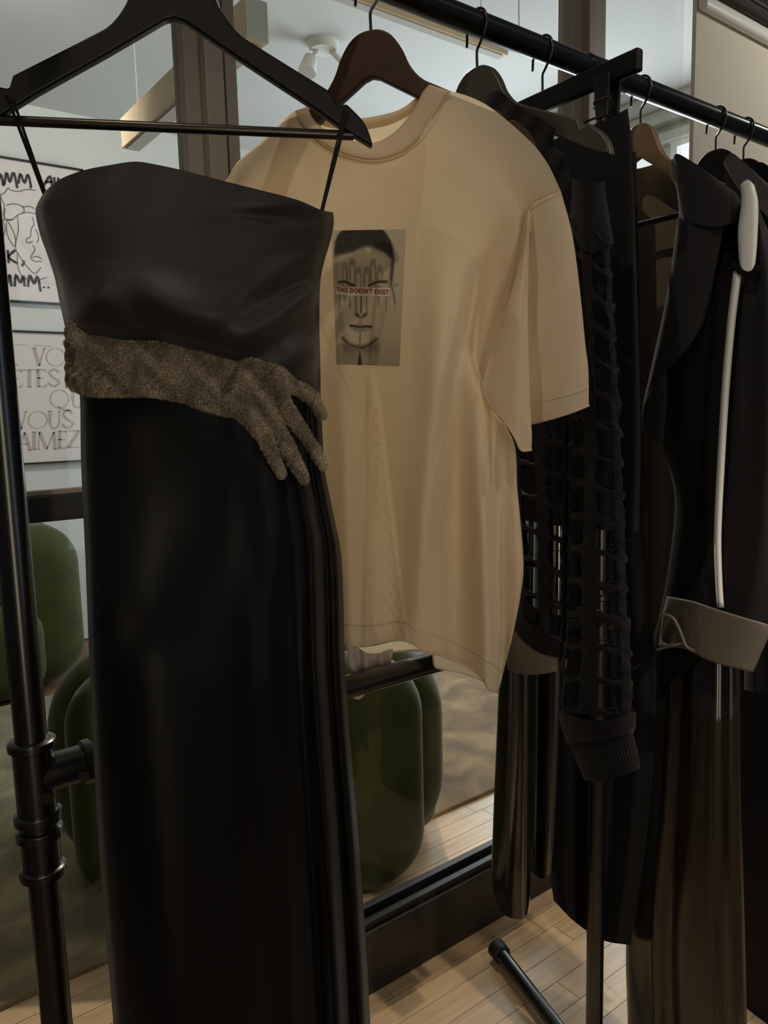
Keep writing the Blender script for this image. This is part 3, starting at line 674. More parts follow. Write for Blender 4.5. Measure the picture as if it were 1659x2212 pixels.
# fur arm laid around the waist: one continuous limb with a hand of four visible fingers and a thumb turned under
dbvh = bvh_of(o_front['bodice'], o_front['skirt'])
def base(x, y):
    r = ray(np.array(float(x)), np.array(float(y)))
    pt = hit(dbvh, min(max(x, 150), 684), y) 
    if pt is None: return 0.03
    return float((np.array(pt) - PD.p0) @ PD.n)
K = 1 / 1975.0
balls = []
def limb(ch, flat=0.55, lift=0.35, step=6):
    for (x0, y0, r0), (x1, y1, r1) in zip(ch[:-1], ch[1:]):
        n = max(2, int(math.hypot(x1 - x0, y1 - y0) / step))
        for k in range(n):
            t = k / n; balls.append((x0 + (x1 - x0) * t, y0 + (y1 - y0) * t, r0 + (r1 - r0) * t, flat, lift))
    balls.append((*ch[-1], flat, lift))
for o in (-1, -0.5, 0, 0.5, 1):               # broad flat forearm as parallel strands
    limb([(166, 770 + o * 50, 27), (200, 785 + o * 44, 26), (260, 792 + o * 38, 25), (330, 797 + o * 33, 25), (400, 806 + o * 36, 26), (460, 822 + o * 40, 28), (520, 838 + o * 38, 27), (560, 846 + o * 30, 24)], 0.50, 0.42)
limb([(500, 858, 30), (520, 878, 25), (545, 908, 20), (570, 942, 17), (588, 985, 16), (604, 1022, 13)], 0.8, 0.6)
limb([(520, 835, 32), (560, 845, 23), (578, 884, 17.5), (596, 922, 18), (619, 960, 16), (637, 1000, 15.5), (655, 1034, 12)], 0.9, 1.0)
limb([(530, 815, 32), (584, 818, 21), (602, 850, 17), (616, 880, 17.5), (638, 912, 16), (656, 940, 15.5), (678, 972, 14.5), (696, 1005, 12)], 0.9, 1.1)
limb([(540, 800, 28), (600, 808, 19), (630, 834, 16.5), (655, 846, 17), (676, 861, 16), (694, 895, 12)], 0.9, 1.1)
limb([(430, 850, 30), (480, 868, 28), (515, 882, 22)], 0.6, 0.35)
V = []; Fc = []; ico = []
import bmesh
bm = bmesh.new(); bmesh.ops.create_icosphere(bm, subdivisions=2, radius=1.0); iv = np.array([v.co[:] for v in bm.verts]); ifc = [tuple(v.index for v in f.verts) for f in bm.faces]; bm.free()
VV = np.array([0, 0, 1.0])
for x, y, r, fl, lf in balls:
    rm = r * K; c = PD.at(np.array(x), np.array(y), base(x, y) + rm * lf * fl)
    n0 = len(V); V += list(c + iv[:, :1] * rm * PD.u + iv[:, 1:2] * rm * fl * PD.n + iv[:, 2:] * rm * VV); Fc += [tuple(i + n0 for i in f) for f in ifc]
tmp = mesh('tmp_arm', V, Fc)
rm_ = tmp.modifiers.new('remesh', 'REMESH'); rm_.mode = 'VOXEL'; rm_.voxel_size = 0.0018
sm = tmp.modifiers.new('smooth', 'SMOOTH'); sm.iterations = 3; sm.factor = 0.5
dg = bpy.context.evaluated_depsgraph_get(); me = bpy.data.meshes.new_from_object(tmp.evaluated_get(dg)); me.name = 'fur_arm'
bpy.data.objects.remove(tmp)
me.materials.clear(); me.materials.append(M_fur); me.polygons.foreach_set('use_smooth', [True] * len(me.polygons))
arm = link('fur_arm', me, dress); tag(arm, 'taupe faux fur arm and hand wrapped around the waist')
# pile of short hairs
me.calc_loop_triangles()
co = np.zeros(len(me.vertices) * 3); me.vertices.foreach_get('co', co); co = co.reshape(-1, 3)
tri = np.zeros(len(me.loop_triangles) * 3, int); me.loop_triangles.foreach_get('vertices', tri); tri = tri.reshape(-1, 3)
a, b, c = co[tri[:, 0]], co[tri[:, 1]], co[tri[:, 2]]; nn = np.cross(b - a, c - a); ar = np.linalg.norm(nn, axis=1); nn /= ar[:, None] + 1e-12
front = (nn @ PD.n) > -0.55; pr = ar * front; pr /= pr.sum()
N = 120000
idx = rng.choice(len(tri), N, p=pr); r1 = np.sqrt(rng.random(N))[:, None]; r2 = rng.random(N)[:, None]
pos = a[idx] * (1 - r1) + b[idx] * r1 * (1 - r2) + c[idx] * r1 * r2; nrm = nn[idx]
lay = np.array([0, 0, -1.0]) * 0.7 + PD.u * 0.7
sw = (np.sin(pos @ np.array([90., 60, 110])) + 0.8 * np.sin(pos @ np.array([-310., 240, 420]) + 2 * np.sin(pos @ np.array([150., 90, -200]))))[:, None] * 0.55
dirv = nrm * 0.7 + lay + sw * PD.u - sw * 0.5 * VV + rng.normal(0, 0.35, (N, 3)); dirv /= np.linalg.norm(dirv, axis=1, keepdims=True)
Ln = rng.uniform(0.0016, 0.0036, N)[:, None]; side = np.cross(dirv, nrm + rng.normal(0, .3, (N, 3))); side /= np.linalg.norm(side, axis=1, keepdims=True) + 1e-9
hv = np.empty((N, 3, 3)); hv[:, 0] = pos - side * 0.00030 - nrm * 0.0003; hv[:, 1] = pos + side * 0.00030 - nrm * 0.0003; hv[:, 2] = pos + dirv * Ln
fm = bpy.data.meshes.new('fur_pile'); fm.vertices.add(N * 3); fm.vertices.foreach_set('co', hv.reshape(-1)); fm.loops.add(N * 3); fm.loops.foreach_set('vertex_index', np.arange(N * 3))
fm.polygons.add(N); fm.polygons.foreach_set('loop_start', np.arange(0, N * 3, 3)); fm.polygons.foreach_set('loop_total', np.full(N, 3)); fm.update()
fa = fm.color_attributes.new('pile', 'FLOAT_COLOR', 'POINT'); fv = np.ones((N, 3, 4)); fv[..., :3] = (np.array(lin(178, 162, 140)[:3]) * (rng.choice([0.3, 0.7, 1.1, 1.6], N, p=[.25, .3, .3, .15]) * (1 + 0.28 * np.sin(pos @ np.array([70., 40, 130]) + 2 * np.sin(pos @ np.array([120., -60, 60])))))[:, None])[:, None, :]; fa.data.foreach_set('color', fv.ravel())
M_pile = mat('fur_pile', lin(146, 132, 114), 0.6, spec=0.3); fn = M_pile.node_tree.nodes.new('ShaderNodeAttribute'); fn.attribute_name = 'pile'; M_pile.node_tree.links.new(fn.outputs['Color'], M_pile.node_tree.nodes['Principled BSDF'].inputs['Base Color'])
fm.materials.append(M_pile)
fo = link('fur_pile', fm, arm); tag(fo, kind='stuff')
tag(dress, 'black strapless satin dress with a fur arm around the waist, nearest garment', 'dress')

# ------------------------------------------------------------------ cream T-shirt
tee = empty('t_shirt', tuple(PT.loc(0, -0.9)))
def tee_folds(S, T, P):
    x, y = P[..., 0], P[..., 1]
    v = np.clip((y - 620) / 500, 0, 1)
    d = 0.010 * v * (gauss(x, 742 + (y - 1000) * 0.02, 26) - gauss(x, 830 + (y - 1000) * .1, 46) * 1.1 + gauss(x, 925 - (y - 1000) * .10, 30) - 0.9 * gauss(x, 985, 34) + 1.1 * gauss(x, 1040 + (y - 1100) * .05, 26) - gauss(x, 1085, 22))
    d += 0.012 * np.clip((y - 380) / 300, 0, 1) * (gauss(x, 955 - (y - 700) * .03, 55) * gauss(y, 720, 240) - 0.8 * gauss(x, 1065 - (y - 600) * 0.08, 36) * gauss(y, 600, 180))
    d = d * 2.3
    tri = np.clip((y - 800) / 60, 0, 1) * np.clip((x - (790 - (y - 800) * 0.02)) / 10, 0, 1) * np.clip(((812 + (y - 800) * 0.125) - x) / 8, 0, 1)
    d += tri * (0.004 + 0.0004 * np.sin(y / 3.3 + 2.3 * np.sin(x / 9) + y * y / 9000) + 0.0004 * np.sin(y / 6.3 + x / 8 + 2 * np.sin(y / 40)) + 0.0003 * np.sin(x / 3.7 - y / 5.1 + 2 * np.sin(x / 17)))
    return d
def tee_d(S, T, P):
    d = 0.045 * rounded(S, 0.55) * (0.45 + 0.55 * np.clip(T * 4, 0, 1)) + tee_folds(S, T, P) * np.clip(rounded(S) * 3, 0, 1)
    return d + 0.004
tL = [(492, 384), (500, 480), (540, 640), (600, 800), (668, 960), (705, 1090), (732, 1220), (738, 1320), (741, 1388)]
tT = [(492, 384), (515, 348), (580, 292), (638, 240), (652, 268), (690, 305), (745, 334), (805, 345), (860, 333), (905, 300), (940, 250), (958, 212), (972, 197), (1050, 226), (1140, 300), (1182, 352), (1212, 414)]
tR = [(1212, 414), (1160, 440), (1136, 470), (1132, 525), (1095, 660), (1058, 790), (1056, 845), (1085, 905), (1110, 955), (1116, 1000), (1117, 1050), (1123, 1110), (1131, 1220), (1124, 1290), (1108, 1370), (1092, 1435), (1076, 1497)]
tB = [(741, 1388), (765, 1396), (805, 1394), (860, 1383), (895, 1392), (912, 1405), (950, 1416), (1000, 1436), (1040, 1462), (1055, 1488), (1076, 1497)]
tBb = [(741, 1388), (775, 1402), (800, 1411), (860, 1407), (905, 1405), (933, 1412), (942, 1442), (985, 1450), (1030, 1464), (1056, 1480), (1076, 1497)]
tTb = [(492, 384), (515, 348), (580, 292), (638, 240), (690, 256), (760, 262), (835, 250), (890, 226), (925, 187), (972, 197), (1050, 226), (1140, 300), (1182, 352), (1212, 414)]
body = sheet('body', PT, tL, tR, tT, tB, tee_d, M_tee, tee, 190, 320, back=lambda S, T, P: -0.035 * rounded(S, 0.6) * np.clip(0.25 + T * 3, 0, 1) - 0.006 * np.sin(P[..., 0] / 34) * T * rounded(S), Bb=tBb, Tb=tTb)
tbvh = bvh_of(o_front['body'])
# ribbed collar: front and back bands
def band(name, outer, inner, d0, d1, par, n=60, m=8):
    A = smooth_curve(outer, n); B = smooth_curve(inner, n); V = []
    for j in range(m):
        t = j / (m - 1); Pp = A * (1 - t) + B * t
        V += list(PT.at(Pp[:, 0], Pp[:, 1], d0 + (d1 - d0) * t + 0.003 * math.sin(math.pi * t)))
    o = mesh(name, V, grid_faces(n, m), M_tee, par); s = o.modifiers.new('thickness', 'SOLIDIFY'); s.thickness = 0.0022; s.offset = 0
    return o
band('collar_rib', [(638, 240), (652, 268), (690, 305), (745, 334), (805, 345), (860, 333), (905, 300), (940, 250), (958, 212), (974, 198)],
     [(664, 232), (676, 258), (706, 284), (755, 304), (806, 310), (846, 292), (880, 258), (902, 224), (914, 200), (928, 184)], 0.028, 0.018, tee)
band('collar_rib', [(638, 240), (690, 268), (760, 280), (835, 270), (890, 244), (950, 205)], [(664, 232), (700, 250), (760, 258), (835, 247), (880, 228), (928, 184)], -0.010, -0.004, tee)
# near sleeve: rear half, and the front half folded over in front of it
sA_L = [(1138, 443), (1114, 540), (1093, 680), (1088, 800), (1112, 885), (1149, 915)]; sA_R = [(1212, 414), (1236, 505), (1252, 620), (1264, 740), (1271, 800), (1272, 876)]
sA_T = [(1138, 443), (1165, 432), (1190, 420), (1212, 414)]; sA_B = [(1149, 915), (1190, 905), (1235, 891), (1272, 876)]
def slA(S, T, P): return 0.016 * rounded(S, .6) + 0.003 * np.sin(P[..., 1] / 40 + P[..., 0] / 25) * rounded(S) 
sl = sheet('sleeve', PT, sA_L, sA_R, sA_T, sA_B, slA, M_tee, tee, 40, 60, back=lambda S, T, P: -0.022 * rounded(S, .6), Bb=[(1149, 915), (1190, 899), (1235, 884), (1272, 876)])
sB_L = [(1136, 462), (1131, 530), (1094, 664), (1062, 762), (1043, 825), (1046, 852)]; sB_R = [(1146, 452), (1142, 560), (1141, 700), (1144, 850), (1149, 940), (1148, 972)]
sB_B = [(1046, 852), (1062, 878), (1090, 910), (1112, 945), (1126, 972), (1148, 972)]
sheet('sleeve_flap', PT, sB_L, sB_R, [(1136, 462), (1146, 452)], sB_B, lambda S, T, P: 0.018 + 0.030 * np.clip(T * 2, 0, 1) + 0.014 * rounded(S, .6), M_tee, tee, 30, 60,
      back=lambda S, T, P: 0.010 + 0.026 * np.clip(T * 2, 0, 1) - 0.004 * rounded(S, .6))
# far sleeve behind the dress
sheet('sleeve', PT, [(492, 384), (470, 420), (440, 520), (425, 640), (420, 700)], [(520, 470), (530, 560), (545, 650), (560, 720)], [(492, 384), (505, 420), (520, 470)], [(420, 700), (480, 716), (560, 720)],
      lambda S, T, P: 0.02 * rounded(S, .6), M_tee, tee, 24, 30, back=lambda S, T, P: -0.02 * rounded(S, .6))
def stitch(pts, off, bv, m, r=0.0009, name='seam'):
    P = smooth_curve(pts, 70); q = [hit(bv, x, y, off) for x, y in P]; q = [p for p in q if p is not None]
    if len(q) > 2: return MB().tube(q, r, 6).build(name, m, tee, True)
def hem_roll(pts, f, n=90, r=0.0013):
    P_ = smooth_curve(pts, n); q = [Vector(p_) for p_ in PT.at(P_[:, 0], P_[:, 1], f(np.linspace(0, 1, n)))]
    MB().tube(q, r, 6).build('hem_edge', M_tee, tee, True)
hem_roll(tB, lambda s_: 0.004 + 0.045 * rounded(s_, .55)); hem_roll(tBb, lambda s_: -0.035 * rounded(s_, .6))
hem_roll(sA_B, lambda s_: 0.016 * rounded(s_, .6)); hem_roll(sB_B, lambda s_: 0.05 + 0.012 * rounded(s_, .6))
M_seam = mat('tonal_stitching', lin(206, 190, 158), 0.8)
stitch([(742, 1350), (800, 1352), (862, 1342), (905, 1358), (950, 1374), (1000, 1394), (1045, 1420), (1085, 1452)], 0.0005, tbvh, M_seam)
stitch([(642, 246), (655, 274), (692, 311), (746, 340), (806, 351), (862, 339), (908, 305), (944, 254), (961, 218)], 0.0004, tbvh, M_seam, 0.0007)
sbvh = bvh_of(o_front[sl.name])
stitch([(1142, 458), (1168, 438), (1210, 414)], 0.0005, sbvh, M_seam, 0.001)
stitch([(1148, 872), (1190, 862), (1235, 850), (1270, 836)], 0.0005, sbvh, M_seam, 0.0007)

# printed photograph: ink worked out per point of a fine patch lying on the shirt
pw, ph = 165, 345
gx, gy = np.meshgrid(np.linspace(385, 1195, pw), np.linspace(375, 1862, ph))
ink = np.full(gx.shape, 0.09)
def sdist(pts):
    best = np.full(gx.shape, 1e9)
    for (x0, y0), (x1, y1) in zip(pts[:-1], pts[1:]):
        dx, dy = x1 - x0, y1 - y0; t = np.clip(((gx - x0) * dx + (gy - y0) * dy) / (dx * dx + dy * dy + 1e-9), 0, 1)
        best = np.minimum(best, np.hypot(gx - x0 - t * dx, gy - y0 - t * dy))
    return best
def stroke(pts, w, k):
    global ink
    w = w * 1.7; k = min(1.0, k * 1.15)
    ink = np.maximum(ink, k * np.exp(-(sdist(smooth_curve(pts, 24) if len(pts) > 2 else pts) / w) ** 2))
def sig(x): return 1 / (1 + np.exp(-np.clip(x, -40, 40)))
yl = np.linspace(375, 1862, ph)
fl = np.interp(yl, [375, 420, 500, 600, 700, 1000, 1250, 1400, 1500, 1580, 1640, 1690, 1862], [500, 455, 420, 405, 405, 412, 425, 440, 462, 500, 560, 690, 690])[:, None]
fr = np.interp(yl, [375, 420, 500, 600, 700, 1000, 1150, 1250, 1400, 1500, 1580, 1640, 1690, 1862], [945, 985, 1035, 1065, 1080, 1062, 1040, 1005, 980, 945, 890, 830, 690, 690])[:, None]
inside = sig((gx - fl) / 6) * sig((fr - gx) / 6)
face = 0.03 + 0.36 * np.exp(-(gx - fl) / 55) + 0.26 * np.exp(-(fr - gx) / 70)
ink = ink * (1 - inside) + np.clip(face, 0, 1) * inside
neck = sig((gy - 1600) / 20) * sig((gx - 470) / 10) * sig((930 - gx) / 10) * (1 - inside); ink = ink * (1 - neck) + 0.34 * neck
ink += 0.28 * sig((gy - 1560) / 14) * sig((1720 - gy) / 22) * (1 - inside) * sig((gx - 470) / 16) * sig((930 - gx) / 16)
hl = np.interp(np.linspace(385, 1195, pw), [385, 410, 520, 620, 700, 770, 850, 900, 980, 1040, 1195], [690, 665, 640, 622, 585, 562, 580, 602, 640, 700, 760])[None, :]
hair = sig((hl - gy) / 11) * sig((gx - fl) / 5) * sig((fr - gx) / 5); ink = ink * (1 - hair) + 0.96 * hair
side = sig((gx - fr + 38) / 7) * sig((fr + 6 - gx) / 5) * sig((gy - 560) / 20) * sig((1010 - gy) / 30); ink = np.maximum(ink, 0.85 * side)
for x0, yt, yb in ((520, 740, 1000), (604, 695, 1000), (672, 790, 1000), (764, 785, 1000), (838, 700, 1000), (918, 770, 960)):   # fingers and nails
    stroke([(x0 - 26, yb), (x0 - 24, yt + 50), (x0 - 6, yt), (x0 + 18, yt + 8), (x0 + 28, yt + 60), (x0 + 30, yb)], 7, 0.42)
    ink = np.maximum(ink, 0.48 * np.exp(-(((gx - x0 - 2) / 15) ** 2 + ((gy - yt - 44) / 34) ** 2) ** 3) )
stroke([(548, 800), (540, 940)], 6, .65); stroke([(740, 850), (748, 980)], 6, .6); stroke([(815, 800), (822, 940)], 6, .55); stroke([(448, 948), (520, 945), (575, 968), (622, 985)], 11, .85)
stroke([(800, 985), (860, 960), (920, 945), (1000, 945)], 11, .85); stroke([(470, 990), (540, 998), (600, 1000)], 7, .5); stroke([(850, 1000), (930, 1000)], 7, .45)
for x0, a, b in ((448, 1090, 1240), (505, 1090, 1160), (568, 1120, 1230), (640, 1100, 1300), (770, 1090, 1290), (908, 1110, 1200), (1000, 1110, 1250), (520, 1095, 1140)): stroke([(x0, a), (x0 + 4, b)], 9, .42)
stroke([(706, 1090), (702, 1290)], 5, .85); stroke([(640, 1300), (655, 1320), (690, 1335), (740, 1325), (770, 1295)], 11, .62); stroke([(640, 1296), (668, 1318)], 10, .8); stroke([(728, 1316), (762, 1298)], 10, .75)
ink = np.maximum(ink, 0.58 * np.exp(-(((gx - 695) / 122) ** 2 + ((gy - 1455) / 46) ** 2) ** 2)); stroke([(572, 1432), (640, 1436), (695, 1446), (750, 1436), (828, 1440)], 10, .9)
ink = np.where((np.abs(gx - 715) < 62) & (np.abs(gy - 1466) < 16), ink * 0.72, ink)
stroke([(690, 1360), (692, 1400)], 14, .35); stroke([(690, 1515), (684, 1690)], 6, .6)
stroke([(475, 1570), (560, 1640), (690, 1668), (800, 1640), (890, 1575)], 17, .72); stroke([(1062, 1000), (1085, 1080), (1105, 1170)], 7, .6); stroke([(1070, 985), (1128, 980)], 12, .35); stroke([(1105, 1170), (1112, 1280)], 6, .3)
wdg = sig((gy - 1690) / 8) * sig((6 + (gy - 1690) * 0.16 - np.abs(gx - 684)) / 4); ink = np.maximum(ink, 0.95 * wdg)
ink += 0.22 * sig((gy - 1620) / 90) * sig((gx - 900) / 40)
ink = np.clip(ink + rng.normal(0, 0.055, ink.shape) * (0.4 + ink), 0, 1)
strip = (np.abs(gy - (1048 + (gx - 720) * 0.035 - 0.00006 * (gx - 700) ** 2 + 6)) < 46) & (gx > 408) & (gx < 1040)
ink = np.where(strip, 0.0, ink)
def p2px(cx_, cy_):                            # print study coordinates -> line of sight
    u = (cx_ - 385) / 810; v = (cy_ - 375) / 1487
    tl, tr_, bl, br = (716, 498), (877, 495), (727, 787), (863, 791)
    return ((tl[0] * (1 - u) + tr_[0] * u) * (1 - v) + (bl[0] * (1 - u) + br[0] * u) * v, (tl[1] * (1 - u) + tr_[1] * u) * (1 - v) + (bl[1] * (1 - u) + br[1] * u) * v)
V = [hit(tbvh, *p2px(x, y), 0.0008) for x, y in zip(gx.ravel(), gy.ravel())]
pm = mesh('printed_photo', V, grid_faces(pw, ph), None, tee)
ca_ = pm.data.color_attributes.new('ink', 'FLOAT_COLOR', 'POINT')
pap = np.array(lin(214, 200, 172)[:3]); blk = np.array(lin(26, 22, 20)[:3])
cc = np.ones((pw * ph, 4)); k = (ink.ravel() ** 0.85)[:, None]; cc[:, :3] = pap * (1 - k) + blk * k
cc[strip.ravel(), :3] = np.array(lin(232, 220, 200)[:3])
ca_.data.foreach_set('color', cc.ravel())
mp_ = bpy.data.materials.new('screen_print'); mp_.use_nodes = True; at = mp_.node_tree.nodes.new('ShaderNodeAttribute'); at.attribute_name = 'ink'
pb = mp_.node_tree.nodes['Principled BSDF']; mp_.node_tree.links.new(at.outputs['Color'], pb.inputs['Base Color']); pb.inputs['Roughness'].default_value = 0.8
tl_ = mp_.node_tree.nodes.new('ShaderNodeBsdfTranslucent'); mx = mp_.node_tree.nodes.new('ShaderNodeMixShader'); mx.inputs[0].default_value = 0.25
mp_.node_tree.links.new(at.outputs['Color'], tl_.inputs[0]); mp_.node_tree.links.new(pb.outputs[0], mx.inputs[1]); mp_.node_tree.links.new(tl_.outputs[0], mx.inputs[2]); mp_.node_tree.links.new(mx.outputs[0], mp_.node_tree.nodes['Material Output'].inputs[0])
pm.data.materials.append(mp_); tag(pm, 'black and white photo of a face covered by fingers')
# red slogan
fc = bpy.data.curves.new('t', 'FONT'); fc.body = "THIS DOESN'T EXIST"; fc.size = 1; fc.offset = 0.03; fc.space_character = 1.12; fc.resolution_u = 3
fo_ = bpy.data.objects.new('t', fc); COL.objects.link(fo_); bpy.context.view_layer.update()
dg = bpy.context.evaluated_depsgraph_get(); tm = bpy.data.meshes.new_from_object(fo_.evaluated_get(dg)); bpy.data.objects.remove(fo_)
tv = np.array([v.co[:] for v in tm.vertices]); x0, x1, yy0, yy1 = tv[:, 0].min(), tv[:, 0].max(), tv[:, 1].min(), tv[:, 1].max()
V = []
for x, y, z in tv:
    u = (x - x0) / (x1 - x0); cx_ = 416 + u * 612; ymid = 1046 + (cx_ - 720) * 0.05 - 0.00003 * (cx_ - 700) ** 2
    h = hit(tbvh, *p2px(cx_, ymid + 27 - (y - yy0) / (yy1 - yy0) * 56), 0.0016); V.append(h)
lo = mesh('slogan', V, [tuple(p.vertices) for p in tm.polygons], M_red, tee, False); tag(lo, 'red capital lettering across the printed face')
bpy.data.meshes.remove(tm)
tag(tee, 'cream oversized t-shirt with a printed face and red slogan', 't-shirt')

# ------------------------------------------------------------------ lilac scarf on the lower rail
sc_ = empty('satin_scarf', (0.60, RAIL_Y, MIDZ))
RP = lambda x, y, d: on_plane(np.array(x), np.array(y), (0, RAIL_Y, 0), (0, -1, 0), d)
def scarf(name, L, R, T, B, f, b):
    P_, S, T_ = coons(L, R, T, B, 24, 24); V = RP(P_[..., 0], P_[..., 1], f(S, T_)).reshape(-1, 3); V2 = RP(P_[..., 0], P_[..., 1], b(S, T_)).reshape(-1, 3)
    mesh(name, np.vstack([V, V2]), grid_faces(24, 24) + grid_faces(24, 24, 576, True), M_lilac, sc_)
scarf('loop', [(745, 1380), (752, 1420), (754, 1440), (765, 1458)], [(850, 1400), (846, 1425), (842, 1438), (840, 1450)], [(745, 1380), (800, 1412), (850, 1400)], [(765, 1458), (800, 1464), (840, 1450)],
      lambda S, T: -0.018 + 0.006 * np.sin(S * 18) * rounded(S), lambda S, T: -0.026 + 0.004 * np.sin(S * 18) * rounded(S))
scarf('tail', [(745, 1470), (748, 1500)], [(805, 1470), (798, 1490)], [(745, 1470), (780, 1472), (805, 1470)], [(748, 1500), (775, 1511), (798, 1490)], lambda S, T: -0.018 + 0.004 * rounded(S), lambda S, T: -0.024 - 0.002 * rounded(S))
tag(sc_, 'lilac satin scarf knotted on the lower rail below the cream shirt', 'scarf')

# ------------------------------------------------------------------ black cut-out sweatshirt
sw_ = empty('cutout_sweatshirt', tuple(PS.loc(0, -0.9)))
# shoulder drape lying over the hanger
sheet('shoulder', PS, [(1050, 205), (1045, 260), (1060, 330), (1100, 420)], [(1200, 278), (1196, 318), (1225, 340), (1232, 400)], [(1050, 205), (1078, 196), (1110, 222), (1140, 240), (1172, 258), (1200, 278)], [(1100, 420), (1150, 440), (1190, 430), (1232, 400)],
      lambda S, T, P: 0.012 + 0.014 * rounded(S) + 0.003 * np.sin(P[..., 0] / 9 + P[..., 1] / 14), M_knit, sw_, 50, 40, back=lambda S, T, P: -0.022 - 0.004 * rounded(S))
def lattice(name, Ls, Rs, d_half, ncol, nrow, t0, t1, rib=2, hole=3, rung=1, rhole=5, jit=0.0016, th=0.0035, parent=None, closed=True, skew=0.0, dm=0.0):
    """jersey tube with rectangular cut-outs: ncol ribbons around, nrow rungs down"""
    NA = ncol * (rib + hole); NR = nrow * (rung + rhole) + rung + 1
    Lc, Rc = smooth_curve(Ls, NR), smooth_curve(Rs, NR); V = []; Fc = []
    for j in range(NR):
        for k in range(NA):
            a = 2 * math.pi * k / NA + 0.35; x = (Lc[j] * (1 - math.cos(a)) + Rc[j] * (1 + math.cos(a))) / 2
            yoff = skew * math.sin(a * 2 + 0.4)
            V.append(PS.at(np.array(x[0]), np.array(x[1] + yoff), dm + d_half * math.sin(a)) + rng.normal(0, jit, 3))
    for j in range(NR - 1):
        solid_row = (j % (rung + rhole)) < rung
        for k in range(NA):
            if solid_row or (k % (rib + hole)) < rib:
                a = j * NA + k; b = j * NA + (k + 1) % NA; Fc.append((a, b, b + NA, a + NA))
    o = mesh(name, V, Fc, M_knit, parent)
    s = o.modifiers.new('thickness', 'SOLIDIFY'); s.thickness = th; s.offset = 0
    s2 = o.modifiers.new('soften', 'SUBSURF'); s2.levels = 1; s2.render_levels = 2
    return o, np.array(V).reshape(NR, NA, 3)
slv, SV = lattice('cutout_sleeve', [(1232, 470), (1238, 620), (1240, 800), (1236, 1000), (1228, 1200), (1220, 1380), (1212, 1545)], [(1318, 520), (1324, 640), (1334, 800), (1345, 1000), (1353, 1200), (1364, 1400), (1372, 1550)], 0.030, 5, 15, 0, 1, rib=2, hole=3, rhole=4, th=0.0028, parent=sw_, skew=4)
bodl, BV = lattice('cutout_body', [(1060, 420), (1070, 700), (1085, 950), (1100, 1150), (1112, 1345)], [(1245, 470), (1236, 700), (1232, 950), (1228, 1200), (1224, 1390)], 0.045, 7, 13, 0, 1, parent=sw_, skew=3, dm=-0.02)
sheet('sleeve_top', PS, [(1232, 385), (1232, 430), (1230, 500)], [(1306, 392), (1312, 440), (1326, 525)], [(1232, 385), (1275, 396), (1306, 392)], [(1230, 500), (1270, 545), (1326, 525)],
      lambda S, T, P: 0.032 * rounded(S, .6) + 0.003 * np.sin(P[..., 0] / 8) * T, M_knit, sw_, 24, 24, back=lambda S, T, P: -0.03 * rounded(S, .6))
sheet('sleeve_hem', PS, [(1203, 1528), (1212, 1570), (1224, 1606)], [(1372, 1540), (1374, 1565), (1368, 1584)], [(1203, 1528), (1240, 1548), (1300, 1556), (1372, 1540)], [(1224, 1606), (1275, 1602), (1330, 1592), (1368, 1584)],
      lambda S, T, P: 0.034 * rounded(S, .55), M_knit, sw_, 30, 16, back=lambda S, T, P: -0.03 * rounded(S, .6))
sheet('rib_cuff', PS, [(1228, 1600), (1245, 1645), (1262, 1685)], [(1366, 1575), (1378, 1625), (1383, 1660)], [(1228, 1600), (1300, 1596), (1366, 1575)], [(1262, 1685), (1300, 1690), (1345, 1675), (1383, 1660)],
      lambda S, T, P: 0.029 * rounded(S, .55) + 0.0006 * np.sin(S * 130), M_knit, sw_, 90, 16, back=lambda S, T, P: -0.026 * rounded(S, .6))
sheet('hem_band', PS, [(1095, 1340), (1093, 1400), (1096, 1448)], [(1226, 1392), (1224, 1430), (1222, 1446)], [(1095, 1340), (1120, 1372), (1160, 1402), (1226, 1420)], [(1096, 1448), (1130, 1457), (1170, 1456), (1222, 1446)],
      lambda S, T, P: -0.02 + 0.03 * rounded(S, .5), M_cuff, sw_, 30, 14, back=lambda S, T, P: -0.02 - 0.03 * rounded(S, .5))
sheet('body_hem', PS, [(1100, 1250), (1098, 1300), (1100, 1345)], [(1226, 1330), (1226, 1370), (1226, 1425)], [(1100, 1250), (1140, 1300), (1180, 1325), (1226, 1330)], [(1100, 1345), (1130, 1385), (1170, 1412), (1226, 1425)],
      lambda S, T, P: -0.015 + 0.032 * rounded(S, .5), M_knit, sw_, 30, 16, back=lambda S, T, P: -0.02 - 0.03 * rounded(S, .5))
# frayed threads along the cut edges
mb = MB()
for VVs, n in ((SV, 210), (BV, 70)):
    for _ in range(n):
        j, k = rng.integers(0, VVs.shape[0]), rng.integers(0, VVs.shape[1]); p_ = Vector(VVs[j, k]); d = Vector(rng.normal(0, 1, 3)); d.z -= 0.6; d.normalize(); L = rng.uniform(.006, .017); w = Vector(rng.normal(0, 1, 3)) * 0.004
        mb.tube([p_, p_ + d * L * .5 + w, p_ + d * L], [0.0006, 0.0005, 0.0003], 4, False)
fr_ = mb.build('frayed_threads', M_knit, sw_); tag(fr_, kind='stuff')
tag(sw_, 'black frayed sweatshirt with rectangular cut-outs down its sleeve', 'sweatshirt')

